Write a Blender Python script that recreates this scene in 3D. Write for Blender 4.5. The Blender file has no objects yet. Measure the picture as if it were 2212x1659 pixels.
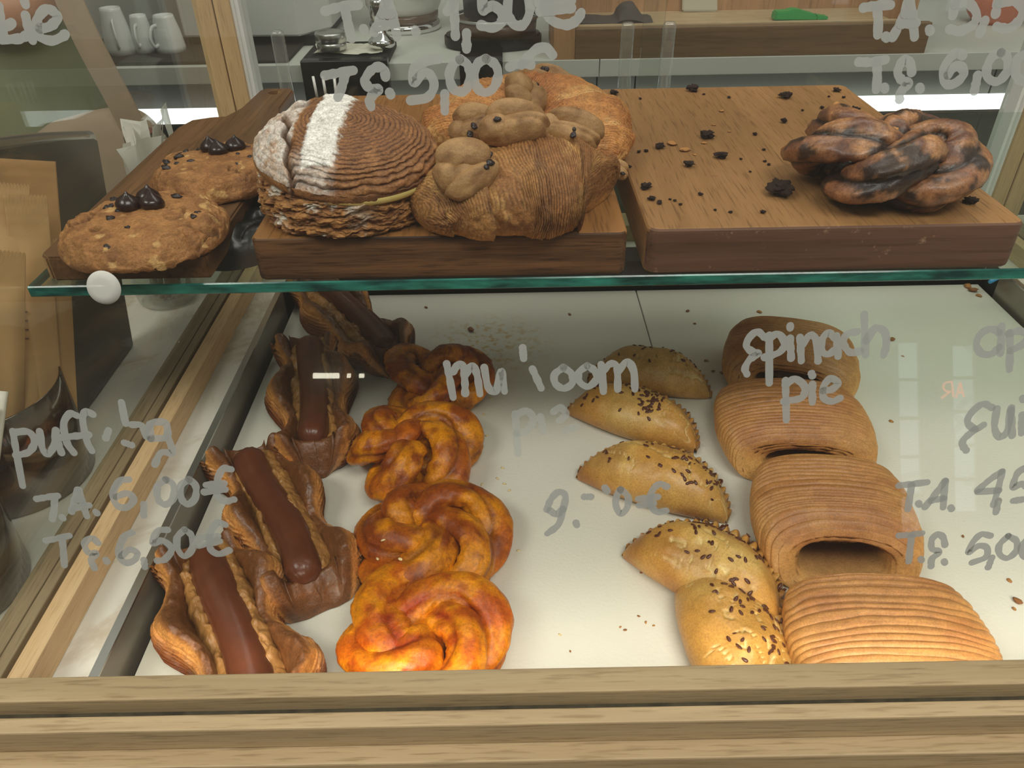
import bpy, bmesh, math, random
import numpy as np
from mathutils import Vector, Matrix

C = bpy.context.scene
COL = C.collection
PI = math.pi

# ------------------------------------------------------------------ camera
W, H, FPX = 2212, 1659, 1660.0
PITCH, ROLL, HC = math.radians(35.9), math.radians(1.05), 0.44
_f = np.array([0, math.cos(PITCH), -math.sin(PITCH)])
_r0 = np.array([1.0, 0, 0]); _u0 = np.cross(_r0, _f)
_r = math.cos(ROLL)*_r0 - math.sin(ROLL)*_u0
_u = math.sin(ROLL)*_r0 + math.cos(ROLL)*_u0
CAM = np.array([0, 0, HC])
cd = bpy.data.cameras.new('camera'); cam = bpy.data.objects.new('camera', cd); COL.objects.link(cam)
cd.sensor_fit = 'HORIZONTAL'; cd.sensor_width = 36.0; cd.lens = 36.0*FPX/W
cd.clip_start = 0.02; cd.clip_end = 60
cam.matrix_world = Matrix(((_r[0], _u[0], -_f[0], CAM[0]), (_r[1], _u[1], -_f[1], CAM[1]), (_r[2], _u[2], -_f[2], CAM[2]), (0, 0, 0, 1)))
C.camera = cam

# ------------------------------------------------------------------ world, light, exposure
C.view_settings.view_transform = 'Standard'; C.view_settings.look = 'None'
C.view_settings.exposure = 0.16; C.view_settings.gamma = 1.0; C.view_settings.use_curve_mapping = False
wd = bpy.data.worlds.new('world'); C.world = wd; wd.use_nodes = True
wd.node_tree.nodes['Background'].inputs['Color'].default_value = (0.95, 0.945, 0.83, 1)
wd.node_tree.nodes['Background'].inputs['Strength'].default_value = 0.36

def area(name, loc, target, sx, sy, power, col, spread=None):
    l = bpy.data.lights.new(name, 'AREA'); l.shape = 'RECTANGLE'; l.size = sx; l.size_y = sy
    l.energy = power; l.color = col
    if spread: l.spread = spread
    o = bpy.data.objects.new(name, l); COL.objects.link(o); o.location = loc
    o.rotation_euler = (Vector(target)-Vector(loc)).to_track_quat('-Z', 'Y').to_euler()
    return o
WARM = (1.0, 0.93, 0.78); NEUT = (1.0, 0.965, 0.885); COOL = (0.93, 0.98, 1.0)
area('ceiling_light_front', (0.5, -0.5, 1.75), (0.1, 0.5, 0.1), 1.2, 0.4, 15, NEUT)
area('left_fill_light', (-1.15, -0.35, 1.72), (-0.45, 0.6, 0.05), 0.9, 0.4, 12, NEUT)  # added fill that brightens the left side, no known lamp there
area('ceiling_light_back', (0.3, 1.15, 1.72), (0.2, 0.9, 0.0), 2.2, 0.35, 9, NEUT)
area('case_front_light', (0.147, 0.2475, 0.063), (0.147, 0.33, 0.0), 0.80, 0.006, 0.10, (1.0, 0.90, 0.72), math.radians(66))

# ------------------------------------------------------------------ pixel helpers (used to measure the place off the photograph)
def ray(x, y): return _f*FPX + _r*(x-W/2) - _u*(y-H/2)
def onz(x, y, z=0.0):
    d = ray(x, y); return CAM + d*((z-CAM[2])/d[2])
def ony(x, y, Y):
    d = ray(x, y); return CAM + d*(Y/d[1])
def onx(x, y, X):
    d = ray(x, y); return CAM + d*(X/d[0])
G0 = np.array([0, 0.2265, 0.066]); GD = np.array([0, 0.309, 0.951]); GN = np.array([0, -0.951, 0.309])   # the leaning front glass
def ong(x, y):
    d = ray(x, y); return CAM + d*(((G0-CAM)@GN)/(d@GN))

# ------------------------------------------------------------------ noise
def _hash(i, j, k, s):
    n = (i*374761393 + j*668265263 + k*1440662683 + s*1274126177) & 0xffffffff
    n = ((n ^ (n >> 15))*2246822519) & 0xffffffff
    n = ((n ^ (n >> 13))*3266489917) & 0xffffffff
    n = n ^ (n >> 16)
    return (n & 0xffff)/32767.5 - 1.0
def noise(p, s=0):
    p = np.asarray(p, float); q = np.floor(p).astype(np.int64); f = p-q; f = f*f*f*(f*(f*6-15)+10)
    i, j, k = q[..., 0], q[..., 1], q[..., 2]; out = 0
    for a in (0, 1):
        for b in (0, 1):
            for c in (0, 1):
                w = (f[..., 0] if a else 1-f[..., 0])*(f[..., 1] if b else 1-f[..., 1])*(f[..., 2] if c else 1-f[..., 2])
                out = out + w*_hash(i+a, j+b, k+c, s)
    return out
def fbm(p, s=0, o=3):
    p = np.asarray(p, float); r = 0; a = 1.0; t = 0
    for n in range(o):
        r = r + a*noise(p*(2.03**n), s+17*n); t += a; a *= 0.5
    return r/t
def sm(a, b, x):
    t = np.clip((x-a)/(b-a), 0, 1); return t*t*(3-2*t)
def lin(c):
    c = np.asarray(c, float)/255.0
    return np.where(c <= 0.04045, c/12.92, ((c+0.055)/1.055)**2.4)
def mix(a, b, t):
    t = np.asarray(t)[..., None]; return np.asarray(a)*(1-t)+np.asarray(b)*t
def spline(pts, n):
    P = np.asarray(pts, float); m = len(P)
    if m == 2: return P[0]+(P[1]-P[0])*np.linspace(0, 1, n)[:, None]
    Q = np.vstack([2*P[0]-P[1], P, 2*P[-1]-P[-2]]); t = np.linspace(0, m-1-1e-9, n); i = t.astype(int); u = (t-i)[:, None]
    a, b, c, d = Q[i], Q[i+1], Q[i+2], Q[i+3]
    return 0.5*((2*b)+(c-a)*u+(2*a-5*b+4*c-d)*u*u+(3*b-a-3*c+d)*u**3)

# ------------------------------------------------------------------ materials
def mat(name): 
    m = bpy.data.materials.new(name); m.use_nodes = True; nt = m.node_tree
    return m, nt, nt.nodes['Principled BSDF']
def N(nt, t, **kw):
    n = nt.nodes.new(t)
    for k, v in kw.items():
        if k in n.inputs: n.inputs[k].default_value = v
        else: setattr(n, k, v)
    return n
def rgba(c): return tuple(lin(c))+(1,)
def plain(name, c, rough=0.5, metal=0.0, spec=0.5, bump=0.0, bscale=200, var=0.0, trans=0.0, sss=0.0):
    m, nt, b = mat(name)
    b.inputs['Base Color'].default_value = rgba(c); b.inputs['Roughness'].default_value = rough
    b.inputs['Metallic'].default_value = metal; b.inputs['Specular IOR Level'].default_value = spec
    if sss: b.inputs['Subsurface Weight'].default_value = sss; b.inputs['Subsurface Radius'].default_value = (0.006, 0.003, 0.001); b.inputs['Subsurface Scale'].default_value = 0.5
    tc = N(nt, 'ShaderNodeTexCoord'); nz = N(nt, 'ShaderNodeTexNoise', Scale=bscale, Detail=4.0)
    nt.links.new(tc.outputs['Object'], nz.inputs['Vector'])
    if bump:
        bp = N(nt, 'ShaderNodeBump', Strength=bump, Distance=0.001)
        nt.links.new(nz.outputs['Fac'], bp.inputs['Height']); nt.links.new(bp.outputs['Normal'], b.inputs['Normal'])
    if var:
        n2 = N(nt, 'ShaderNodeTexNoise', Scale=bscale*0.15, Detail=5.0); nt.links.new(tc.outputs['Object'], n2.inputs['Vector'])
        hs = N(nt, 'ShaderNodeHueSaturation', Color=rgba(c)); mr = N(nt, 'ShaderNodeMapRange')
        mr.inputs['From Min'].default_value = 0.3; mr.inputs['From Max'].default_value = 0.7
        mr.inputs['To Min'].default_value = 1-var; mr.inputs['To Max'].default_value = 1+var
        nt.links.new(n2.outputs['Fac'], mr.inputs['Value']); nt.links.new(mr.outputs['Result'], hs.inputs['Value'])
        nt.links.new(hs.outputs['Color'], b.inputs['Base Color'])
    return m
def crust(name, rough=0.45, spec=0.4, bump=0.5, bscale=450, var=0.22, vscale=130, sss=0.0, coat=0.0, hue=0.508, sat=0.95):
    """baked dough: the browning is a colour attribute, fine mottling and grain come from noise"""
    m, nt, b = mat(name)
    at = N(nt, 'ShaderNodeAttribute', attribute_name='Col'); tc = N(nt, 'ShaderNodeTexCoord')
    n1 = N(nt, 'ShaderNodeTexNoise', Scale=float(vscale), Detail=6.0, Roughness=0.65); n2 = N(nt, 'ShaderNodeTexNoise', Scale=float(bscale), Detail=5.0, Roughness=0.6)
    for n in (n1, n2): nt.links.new(tc.outputs['Object'], n.inputs['Vector'])
    mr = N(nt, 'ShaderNodeMapRange'); mr.inputs['From Min'].default_value = 0.3; mr.inputs['From Max'].default_value = 0.7
    mr.inputs['To Min'].default_value = 1-var; mr.inputs['To Max'].default_value = 1+var
    hs = N(nt, 'ShaderNodeHueSaturation'); nt.links.new(n1.outputs['Fac'], mr.inputs['Value']); nt.links.new(mr.outputs['Result'], hs.inputs['Value'])
    nt.links.new(at.outputs['Color'], hs.inputs['Color']); hs.inputs['Hue'].default_value = hue; hs.inputs['Saturation'].default_value = sat
    n3 = N(nt, 'ShaderNodeTexNoise', Scale=float(bscale)*1.7, Detail=3.0, Roughness=0.7); nt.links.new(tc.outputs['Object'], n3.inputs['Vector'])
    r3 = N(nt, 'ShaderNodeValToRGB'); e = r3.color_ramp.elements; e[0].position = 0.30; e[1].position = 0.58; lo = 1-1.7*var; e[0].color = (lo, lo*0.93, lo*0.85, 1); e[1].color = (1.06, 1.05, 1.04, 1); nt.links.new(n3.outputs['Fac'], r3.inputs['Fac'])
    mu = N(nt, 'ShaderNodeMix', data_type='RGBA', blend_type='MULTIPLY'); mu.inputs['Factor'].default_value = 1.0; nt.links.new(hs.outputs['Color'], mu.inputs['A']); nt.links.new(r3.outputs['Color'], mu.inputs['B'])
    nt.links.new(mu.outputs['Result'], b.inputs['Base Color'])
    bp = N(nt, 'ShaderNodeBump', Strength=float(bump), Distance=0.0012); nt.links.new(n2.outputs['Fac'], bp.inputs['Height']); nt.links.new(bp.outputs['Normal'], b.inputs['Normal'])
    b.inputs['Roughness'].default_value = rough; b.inputs['Specular IOR Level'].default_value = spec
    b.inputs['Coat Weight'].default_value = coat; b.inputs['Coat Roughness'].default_value = 0.25
    if sss:
        b.inputs['Subsurface Weight'].default_value = sss; b.inputs['Subsurface Radius'].default_value = (0.008, 0.004, 0.0015); b.inputs['Subsurface Scale'].default_value = 0.5
    return m
def wood(name, c1, c2, axis, scale=1.0, rough=0.5, streak=0.5, c3=None, spots=0.0, bump=0.25, stave=None, stain=None):
    m, nt, b = mat(name); L = nt.links
    tc = N(nt, 'ShaderNodeTexCoord'); mp = N(nt, 'ShaderNodeMapping')
    s = [55*scale]*3; s['xyz'.index(axis)] = 3.2*scale
    mp.inputs['Scale'].default_value = s; L.new(tc.outputs['Object'], mp.inputs['Vector'])
    n1 = N(nt, 'ShaderNodeTexNoise', Scale=1.0, Detail=6.0, Roughness=0.6, Distortion=0.6); L.new(mp.outputs['Vector'], n1.inputs['Vector'])
    mp2 = N(nt, 'ShaderNodeMapping'); s2 = [420*scale]*3; s2['xyz'.index(axis)] = 26*scale
    mp2.inputs['Scale'].default_value = s2; L.new(tc.outputs['Object'], mp2.inputs['Vector'])
    n2 = N(nt, 'ShaderNodeTexNoise', Scale=1.0, Detail=3.0, Roughness=0.5); L.new(mp2.outputs['Vector'], n2.inputs['Vector'])
    r1 = N(nt, 'ShaderNodeValToRGB'); r1.color_ramp.elements[0].position = 0.32; r1.color_ramp.elements[1].position = 0.68
    r1.color_ramp.elements[0].color = rgba(c1); r1.color_ramp.elements[1].color = rgba(c2); L.new(n1.outputs['Fac'], r1.inputs['Fac'])
    r2 = N(nt, 'ShaderNodeValToRGB'); r2.color_ramp.elements[0].position = 0.30; r2.color_ramp.elements[1].position = 0.48
    d = 1-streak; r2.color_ramp.elements[0].color = (d, d*0.97, d*0.92, 1); r2.color_ramp.elements[1].color = (1, 1, 1, 1); L.new(n2.outputs['Fac'], r2.inputs['Fac'])
    mu = N(nt, 'ShaderNodeMix', data_type='RGBA', blend_type='MULTIPLY'); mu.inputs['Factor'].default_value = 1.0
    L.new(r1.outputs['Color'], mu.inputs['A']); L.new(r2.outputs['Color'], mu.inputs['B']); out = mu.outputs['Result']
    if stave:   # glued staves: each a slightly different tone
        sp = N(nt, 'ShaderNodeSeparateXYZ'); L.new(tc.outputs['Object'], sp.inputs['Vector'])
        dv = N(nt, 'ShaderNodeMath', operation='DIVIDE'); dv.inputs[1].default_value = stave[1]; L.new(sp.outputs['XYZ'.index(stave[0].upper())], dv.inputs[0])
        fl = N(nt, 'ShaderNodeMath', operation='FLOOR'); L.new(dv.outputs[0], fl.inputs[0])
        wn = N(nt, 'ShaderNodeTexWhiteNoise', noise_dimensions='1D'); L.new(fl.outputs[0], wn.inputs['W'])
        mr = N(nt, 'ShaderNodeMapRange'); mr.inputs['To Min'].default_value = 0.82; mr.inputs['To Max'].default_value = 1.12; L.new(wn.outputs['Value'], mr.inputs['Value'])
        hs = N(nt, 'ShaderNodeHueSaturation'); L.new(out, hs.inputs['Color']); L.new(mr.outputs['Result'], hs.inputs['Value']); out = hs.outputs['Color']
    if stain:
        n3 = N(nt, 'ShaderNodeTexNoise', Scale=stain[1], Detail=8.0, Roughness=0.7); L.new(tc.outputs['Object'], n3.inputs['Vector'])
        r3 = N(nt, 'ShaderNodeValToRGB'); r3.color_ramp.elements[0].position = stain[2]; r3.color_ramp.elements[1].position = stain[2]+0.07
        r3.color_ramp.elements[0].color = (0, 0, 0, 1); r3.color_ramp.elements[1].color = (stain[3],)*3+(1,); L.new(n3.outputs['Fac'], r3.inputs['Fac'])
        mx = N(nt, 'ShaderNodeMix', data_type='RGBA'); L.new(r3.outputs['Color'], mx.inputs['Factor']); L.new(out, mx.inputs['A']); mx.inputs['B'].default_value = rgba(stain[0]); out = mx.outputs['Result']
    L.new(out, b.inputs['Base Color']); b.inputs['Roughness'].default_value = rough; b.inputs['Specular IOR Level'].default_value = 0.3
    bp = N(nt, 'ShaderNodeBump', Strength=bump, Distance=0.0006); L.new(n2.outputs['Fac'], bp.inputs['Height']); L.new(bp.outputs['Normal'], b.inputs['Normal'])
    return m
def glass(name, tint=(1, 1, 1), refl=1.0, haze=0.0):
    """thin clear sheet: passes light straight through, mirrors by Fresnel, a little dust haze"""
    m = bpy.data.materials.new(name); m.use_nodes = True; nt = m.node_tree; nt.nodes.clear(); L = nt.links
    out = N(nt, 'ShaderNodeOutputMaterial'); t = N(nt, 'ShaderNodeBsdfTransparent', Color=tuple(tint)+(1,)); g = N(nt, 'ShaderNodeBsdfGlossy', Roughness=0.0)
    gm = N(nt, 'ShaderNodeNewGeometry'); io = N(nt, 'ShaderNodeMapRange'); io.inputs['To Min'].default_value = 1.5; io.inputs['To Max'].default_value = 1/1.5; L.new(gm.outputs['Backfacing'], io.inputs['Value'])
    fr = N(nt, 'ShaderNodeFresnel'); L.new(io.outputs['Result'], fr.inputs['IOR']); ml = N(nt, 'ShaderNodeMath', operation='MULTIPLY'); ml.inputs[1].default_value = refl
    L.new(fr.outputs[0], ml.inputs[0]); mx = N(nt, 'ShaderNodeMixShader'); L.new(ml.outputs[0], mx.inputs[0]); L.new(t.outputs[0], mx.inputs[1]); L.new(g.outputs[0], mx.inputs[2])
    last = mx
    if haze:
        d = N(nt, 'ShaderNodeBsdfDiffuse', Color=(0.9, 0.92, 0.9, 1)); m2 = N(nt, 'ShaderNodeMixShader'); m2.inputs[0].default_value = haze
        L.new(mx.outputs[0], m2.inputs[1]); L.new(d.outputs[0], m2.inputs[2]); last = m2
    L.new(last.outputs[0], out.inputs['Surface']); return m
def veil(name, c, alpha, rough=0.7):
    """partly see-through paint or frosted plastic"""
    m, nt, b = mat(name); b.inputs['Base Color'].default_value = rgba(c); b.inputs['Roughness'].default_value = rough; b.inputs['Alpha'].default_value = alpha
    b.inputs['Specular IOR Level'].default_value = 0.2
    return m
def glow(name, c, s):
    m = bpy.data.materials.new(name); m.use_nodes = True; nt = m.node_tree; nt.nodes.clear()
    e = N(nt, 'ShaderNodeEmission', Color=tuple(c)+(1,), Strength=s); o = N(nt, 'ShaderNodeOutputMaterial'); nt.links.new(e.outputs[0], o.inputs['Surface']); return m

# ------------------------------------------------------------------ object helpers
def tag(o, label=None, cat=None, group=None, kind=None):
    for k, v in (('label', label), ('category', cat), ('group', group), ('kind', kind)):
        if v: o[k] = v
    return o
def thing(name, label, cat, loc=(0, 0, 0), rz=0, group=None):
    o = bpy.data.objects.new(name, None); COL.objects.link(o); o.location = loc; o.rotation_euler = (0, 0, rz); o.empty_display_size = 0.02
    return tag(o, label, cat, group)
def obj(name, me, m=None, parent=None, loc=None, rot=None, label=None):
    o = bpy.data.objects.new(name, me); COL.objects.link(o)
    if m is not None:
        for mm in (m if isinstance(m, (list, tuple)) else [m]): me.materials.append(mm)
    if parent: o.parent = parent
    if loc is not None: o.location = loc
    if rot is not None: o.rotation_euler = rot
    if label: o['label'] = label
    return o
def mesh(name, V, F, col=None, smooth=True):
    V = np.ascontiguousarray(V, dtype=np.float32).reshape(-1, 3); me = bpy.data.meshes.new(name)
    if isinstance(F, np.ndarray) and F.ndim == 2:
        nf, k = F.shape; me.vertices.add(len(V)); me.vertices.foreach_set('co', V.ravel()); me.loops.add(nf*k); me.loops.foreach_set('vertex_index', F.astype(np.int32).ravel())
        me.polygons.add(nf); me.polygons.foreach_set('loop_start', np.arange(nf, dtype=np.int32)*k); me.update(calc_edges=True); me.validate()
    else: me.from_pydata(V.tolist(), [], F); me.update()
    me.polygons.foreach_set('use_smooth', np.full(len(me.polygons), smooth))
    if col is not None:
        a = me.color_attributes.new('Col', 'FLOAT_COLOR', 'POINT'); c = np.asarray(col, float).reshape(-1, 3)
        a.data.foreach_set('color', np.hstack([c, np.ones((len(c), 1))]).astype(np.float32).ravel())
    return me
def gridfaces(nu, nv, cu=False, cv=False):
    iu = np.arange(nu if cu else nu-1); iv = np.arange(nv if cv else nv-1); U, Vv = np.meshgrid(iu, iv, indexing='ij')
    U2, V2 = (U+1) % nu, (Vv+1) % nv
    return np.stack([U*nv+Vv, U2*nv+Vv, U2*nv+V2, U*nv+V2], -1).reshape(-1, 4)
def surf(name, P, col=None, cu=False, cv=False, flip=False, smooth=True):
    F = gridfaces(P.shape[0], P.shape[1], cu, cv)
    return mesh(name, P, F[:, ::-1] if flip else F, col, smooth)
def bm_mesh(name, bm, smooth=False):
    me = bpy.data.meshes.new(name); bmesh.ops.recalc_face_normals(bm, faces=bm.faces); bm.to_mesh(me); bm.free()
    me.polygons.foreach_set('use_smooth', np.full(len(me.polygons), smooth)); return me
def add_box(bm, lo, hi, bev=0.0, seg=2):
    lo, hi = np.minimum(lo, hi), np.maximum(lo, hi); r = bmesh.ops.create_cube(bm, size=1.0)
    for v in r['verts']: v.co = Vector([(lo[i]+hi[i])/2 + v.co[i]*(hi[i]-lo[i]) for i in range(3)])
    if bev:
        es = list({e for v in r['verts'] for e in v.link_edges}); bmesh.ops.bevel(bm, geom=es, offset=bev, segments=seg, affect='EDGES', profile=0.5)
def box(name, lo, hi, bev=0.0, seg=2, smooth=False):
    bm = bmesh.new(); add_box(bm, np.array(lo, float), np.array(hi, float), bev, seg); return bm_mesh(name, bm, smooth)
def prism(name, poly, axis_from, axis_to, plane='xy', bev=0.0):
    """polygon in a plane pushed along the third axis"""
    bm = bmesh.new(); pl = {'xy': (0, 1, 2), 'yz': (1, 2, 0), 'xz': (0, 2, 1)}[plane]
    def v(p, w):
        c = [0, 0, 0]; c[pl[0]], c[pl[1]], c[pl[2]] = p[0], p[1], w; return bm.verts.new(c)
    a = [v(p, axis_from) for p in poly]; b = [v(p, axis_to) for p in poly]; n = len(poly)
    bm.faces.new(a[::-1]); bm.faces.new(b)
    for i in range(n): bm.faces.new((a[i], a[(i+1) % n], b[(i+1) % n], b[i]))
    bmesh.ops.recalc_face_normals(bm, faces=bm.faces)
    if bev: bmesh.ops.bevel(bm, geom=list(bm.edges), offset=bev, segments=2, affect='EDGES')
    return bm_mesh(name, bm)
def lathe(name, prof, n=40, smooth=True, flip=False):
    p = np.asarray(prof, float); th = np.linspace(0, 2*PI, n, endpoint=False)
    P = np.stack([p[:, None, 0]*np.cos(th), p[:, None, 0]*np.sin(th), np.repeat(p[:, 1:2], n, 1)], -1)
    return surf(name, P, None, False, True, flip, smooth)
def frames(Cv, closed, up=(0, 0, 1)):
    T = (np.roll(Cv, -1, 0)-np.roll(Cv, 1, 0)) if closed else np.gradient(Cv, axis=0)
    T /= np.linalg.norm(T, axis=1)[:, None]+1e-12; up = np.broadcast_to(np.asarray(up, float), Cv.shape)
    S = np.cross(T, up); S /= np.linalg.norm(S, axis=1)[:, None]+1e-9; return T, S, np.cross(S, T)
def tube_pts(Cv, R, nv=24, closed=False, up=(0, 0, 1), flat=1.0, twist=0.0):
    """sweep along a line; R may vary along and around"""
    Cv = np.asarray(Cv, float); n = len(Cv); T, S, U = frames(Cv, closed, up); th = np.linspace(0, 2*PI, nv, endpoint=False)
    tw = np.linspace(0, 2*PI*twist, n)[:, None]; R = np.broadcast_to(np.asarray(R, float).reshape(n, -1) if np.ndim(R) else np.full((n, 1), R), (n, nv))
    a = R*np.cos(th); b = R*np.sin(th)*flat; c, s = np.cos(tw), np.sin(tw); a, b = a*c-b*s, a*s+b*c
    return Cv[:, None]+a[..., None]*S[:, None]+b[..., None]*U[:, None]
def rod(name, pts, r, nv=12, n=None, flat=1.0, up=(0, 0, 1), closed=False):
    P = spline(pts, n or max(2, 12*len(pts))) if len(pts) > 2 else np.asarray(pts, float)
    if closed: return surf(name, tube_pts(P, r, nv, True, up, flat), None, True, True)
    Q = tube_pts(P, r, nv, False, up, flat); Q = np.concatenate([P[None, :1].repeat(nv, 1), Q, P[None, -1:].repeat(nv, 1)], 0)
    return surf(name, Q, None, False, True)
def normals(P, cu=False, cv=False):
    du = (np.roll(P, -1, 0)-np.roll(P, 1, 0)) if cu else np.gradient(P, axis=0)
    dv = (np.roll(P, -1, 1)-np.roll(P, 1, 1)) if cv else np.gradient(P, axis=1)
    n = np.cross(du, dv); return n/(np.linalg.norm(n, axis=-1, keepdims=True)+1e-12)
def lump(name, r, seed, amp=0.3, freq=1.6, n=(26, 34), oct=3):
    """rounded lump of three radii, roughened by noise"""
    ph = np.linspace(0, PI, n[0])[:, None]; th = np.linspace(0, 2*PI, n[1], endpoint=False)[None]
    D = np.stack([np.sin(ph)*np.cos(th), np.sin(ph)*np.sin(th), np.cos(ph)+0*th], -1); k = 1+amp*fbm(D*freq+seed*3.7, seed, oct)
    return surf(name, D*k[..., None]*np.asarray(r), None, False, True, True)
def dup(o, parent=None, name=None):
    c = o.copy(); COL.objects.link(c)
    if parent: c.parent = parent
    return c
rng = np.random.default_rng(7); random.seed(7)

# ------------------------------------------------------------------ shared materials
M_oak = wood('oak_pale', (218, 180, 132), (234, 200, 154), 'y', 1.7, 0.5, 0.22)
M_oakx = wood('oak_pale_front', (176, 152, 116), (194, 170, 132), 'x', 1.5, 0.5, 0.30)
M_oakz = wood('oak_post', (186, 154, 112), (206, 174, 130), 'z', 1.5, 0.5, 0.22)
M_oakshade = wood('oak_outer_shaded', (142, 122, 92), (162, 142, 110), 'y', 1.6, 0.5, 0.25)  # same oak darkened: shade on the outer side rails put into the colour
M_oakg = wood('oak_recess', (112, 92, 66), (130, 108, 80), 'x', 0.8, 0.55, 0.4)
M_steel = plain('brushed_steel', (190, 188, 182), 0.28, 1.0, bump=0.05)
M_alu = plain('aluminium', (205, 205, 202), 0.3, 1.0)
M_chrome = plain('chrome', (225, 225, 225), 0.08, 1.0)
M_black = plain('matt_black', (14, 14, 13), 0.6)
M_blackg = plain('gloss_black', (18, 18, 17), 0.2)
M_white = plain('white_plastic', (228, 228, 224), 0.35)
M_glassf = glass('front_glass', (0.985, 0.992, 0.985), 0.75, 0.006)
M_glasss = glass('side_glass', (0.96, 0.975, 0.955), 0.7, 0.008)
M_glassd = glass('door_glass', (0.93, 0.95, 0.935), 0.6, 0.008)
M_shelf = glass('shelf_glass_face', (0.86, 0.93, 0.89), 1.0, 0.01)
M_acryl = glass('clear_acrylic', (0.95, 0.96, 0.95), 2.2, 0.06)
def shelf_edge():
    m, nt, b = mat('shelf_glass_edge'); b.inputs['Base Color'].default_value = rgba((22, 104, 94)); b.inputs['Roughness'].default_value = 0.12
    tc = N(nt, 'ShaderNodeTexCoord'); mp = N(nt, 'ShaderNodeMapping'); mp.inputs['Scale'].default_value = (34, 10, 160)
    nz = N(nt, 'ShaderNodeTexNoise', Scale=1.0, Detail=3.0); rp = N(nt, 'ShaderNodeValToRGB')
    rp.color_ramp.elements[0].position = 0.35; rp.color_ramp.elements[1].position = 0.72
    rp.color_ramp.elements[0].color = rgba((6, 62, 60)); rp.color_ramp.elements[1].color = rgba((52, 150, 134))
    nt.links.new(tc.outputs['Object'], mp.inputs['Vector']); nt.links.new(mp.outputs[0], nz.inputs['Vector']); nt.links.new(nz.outputs['Fac'], rp.inputs['Fac']); nt.links.new(rp.outputs['Color'], b.inputs['Base Color'])
    return m
M_edge = shelf_edge()
def marble():
    m, nt, b = mat('white_marble'); tc = N(nt, 'ShaderNodeTexCoord'); w = N(nt, 'ShaderNodeTexNoise', Scale=7.0, Detail=9.0, Roughness=0.62, Distortion=1.6)
    r = N(nt, 'ShaderNodeValToRGB'); e = r.color_ramp.elements; e[0].position = 0.40; e[1].position = 0.50
    e[0].color = rgba((206, 192, 172)); e[1].color = rgba((232, 227, 216)); nt.links.new(tc.outputs['Object'], w.inputs['Vector']); nt.links.new(w.outputs['Fac'], r.inputs['Fac']); nt.links.new(r.outputs['Color'], b.inputs['Base Color'])
    b.inputs['Roughness'].default_value = 0.22; return m
M_marble = marble()
def liner():
    m, nt, b = mat('tray_liner'); tc = N(nt, 'ShaderNodeTexCoord'); L = nt.links
    b.inputs['Roughness'].default_value = 0.5; b.inputs['Specular IOR Level'].default_value = 0.35
    n = N(nt, 'ShaderNodeTexNoise', Scale=430.0, Detail=3.0); bp = N(nt, 'ShaderNodeBump', Strength=0.35, Distance=0.0008)
    L.new(tc.outputs['Object'], n.inputs['Vector']); L.new(n.outputs['Fac'], bp.inputs['Height']); L.new(bp.outputs['Normal'], b.inputs['Normal'])
    n2 = N(nt, 'ShaderNodeTexNoise', Scale=5.0, Detail=6.0); r = N(nt, 'ShaderNodeValToRGB'); e = r.color_ramp.elements
    e[0].position = 0.3; e[1].position = 0.7; e[0].color = rgba((224, 221, 206)); e[1].color = rgba((234, 232, 220)); L.new(tc.outputs['Object'], n2.inputs['Vector']); L.new(n2.outputs['Fac'], r.inputs['Fac'])
    # faint oily yellow smear left behind by the orange buns
    g = N(nt, 'ShaderNodeNewGeometry'); vm = N(nt, 'ShaderNodeVectorMath', operation='DISTANCE'); vm.inputs[1].default_value = tuple(onz(1055, 745)); L.new(g.outputs['Position'], vm.inputs[0])
    mr = N(nt, 'ShaderNodeMapRange'); mr.inputs['From Min'].default_value = 0.075; mr.inputs['From Max'].default_value = 0.02; L.new(vm.outputs['Value'], mr.inputs['Value'])
    n3 = N(nt, 'ShaderNodeTexNoise', Scale=130.0, Detail=6.0); L.new(tc.outputs['Object'], n3.inputs['Vector']); r3 = N(nt, 'ShaderNodeValToRGB'); r3.color_ramp.elements[0].position = 0.5; r3.color_ramp.elements[1].position = 0.62; L.new(n3.outputs['Fac'], r3.inputs['Fac'])
    mm = N(nt, 'ShaderNodeMath', operation='MULTIPLY'); L.new(mr.outputs['Result'], mm.inputs[0]); L.new(r3.outputs['Color'], mm.inputs[1]); m2 = N(nt, 'ShaderNodeMath', operation='MULTIPLY'); m2.inputs[1].default_value = 0.7; L.new(mm.outputs[0], m2.inputs[0])
    mx = N(nt, 'ShaderNodeMix', data_type='RGBA'); L.new(m2.outputs[0], mx.inputs['Factor']); L.new(r.outputs['Color'], mx.inputs['A']); mx.inputs['B'].default_value = rgba((205, 165, 70)); L.new(mx.outputs['Result'], b.inputs['Base Color'])
    return m
M_liner = liner()
def emptybox(name, boxes, m, parent=None, bev=0.0, **kw):
    bm = bmesh.new()
    for lo, hi in boxes: add_box(bm, np.array(lo, float), np.array(hi, float), bev)
    return obj(name, bm_mesh(name, bm), m, parent, **kw)

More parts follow.
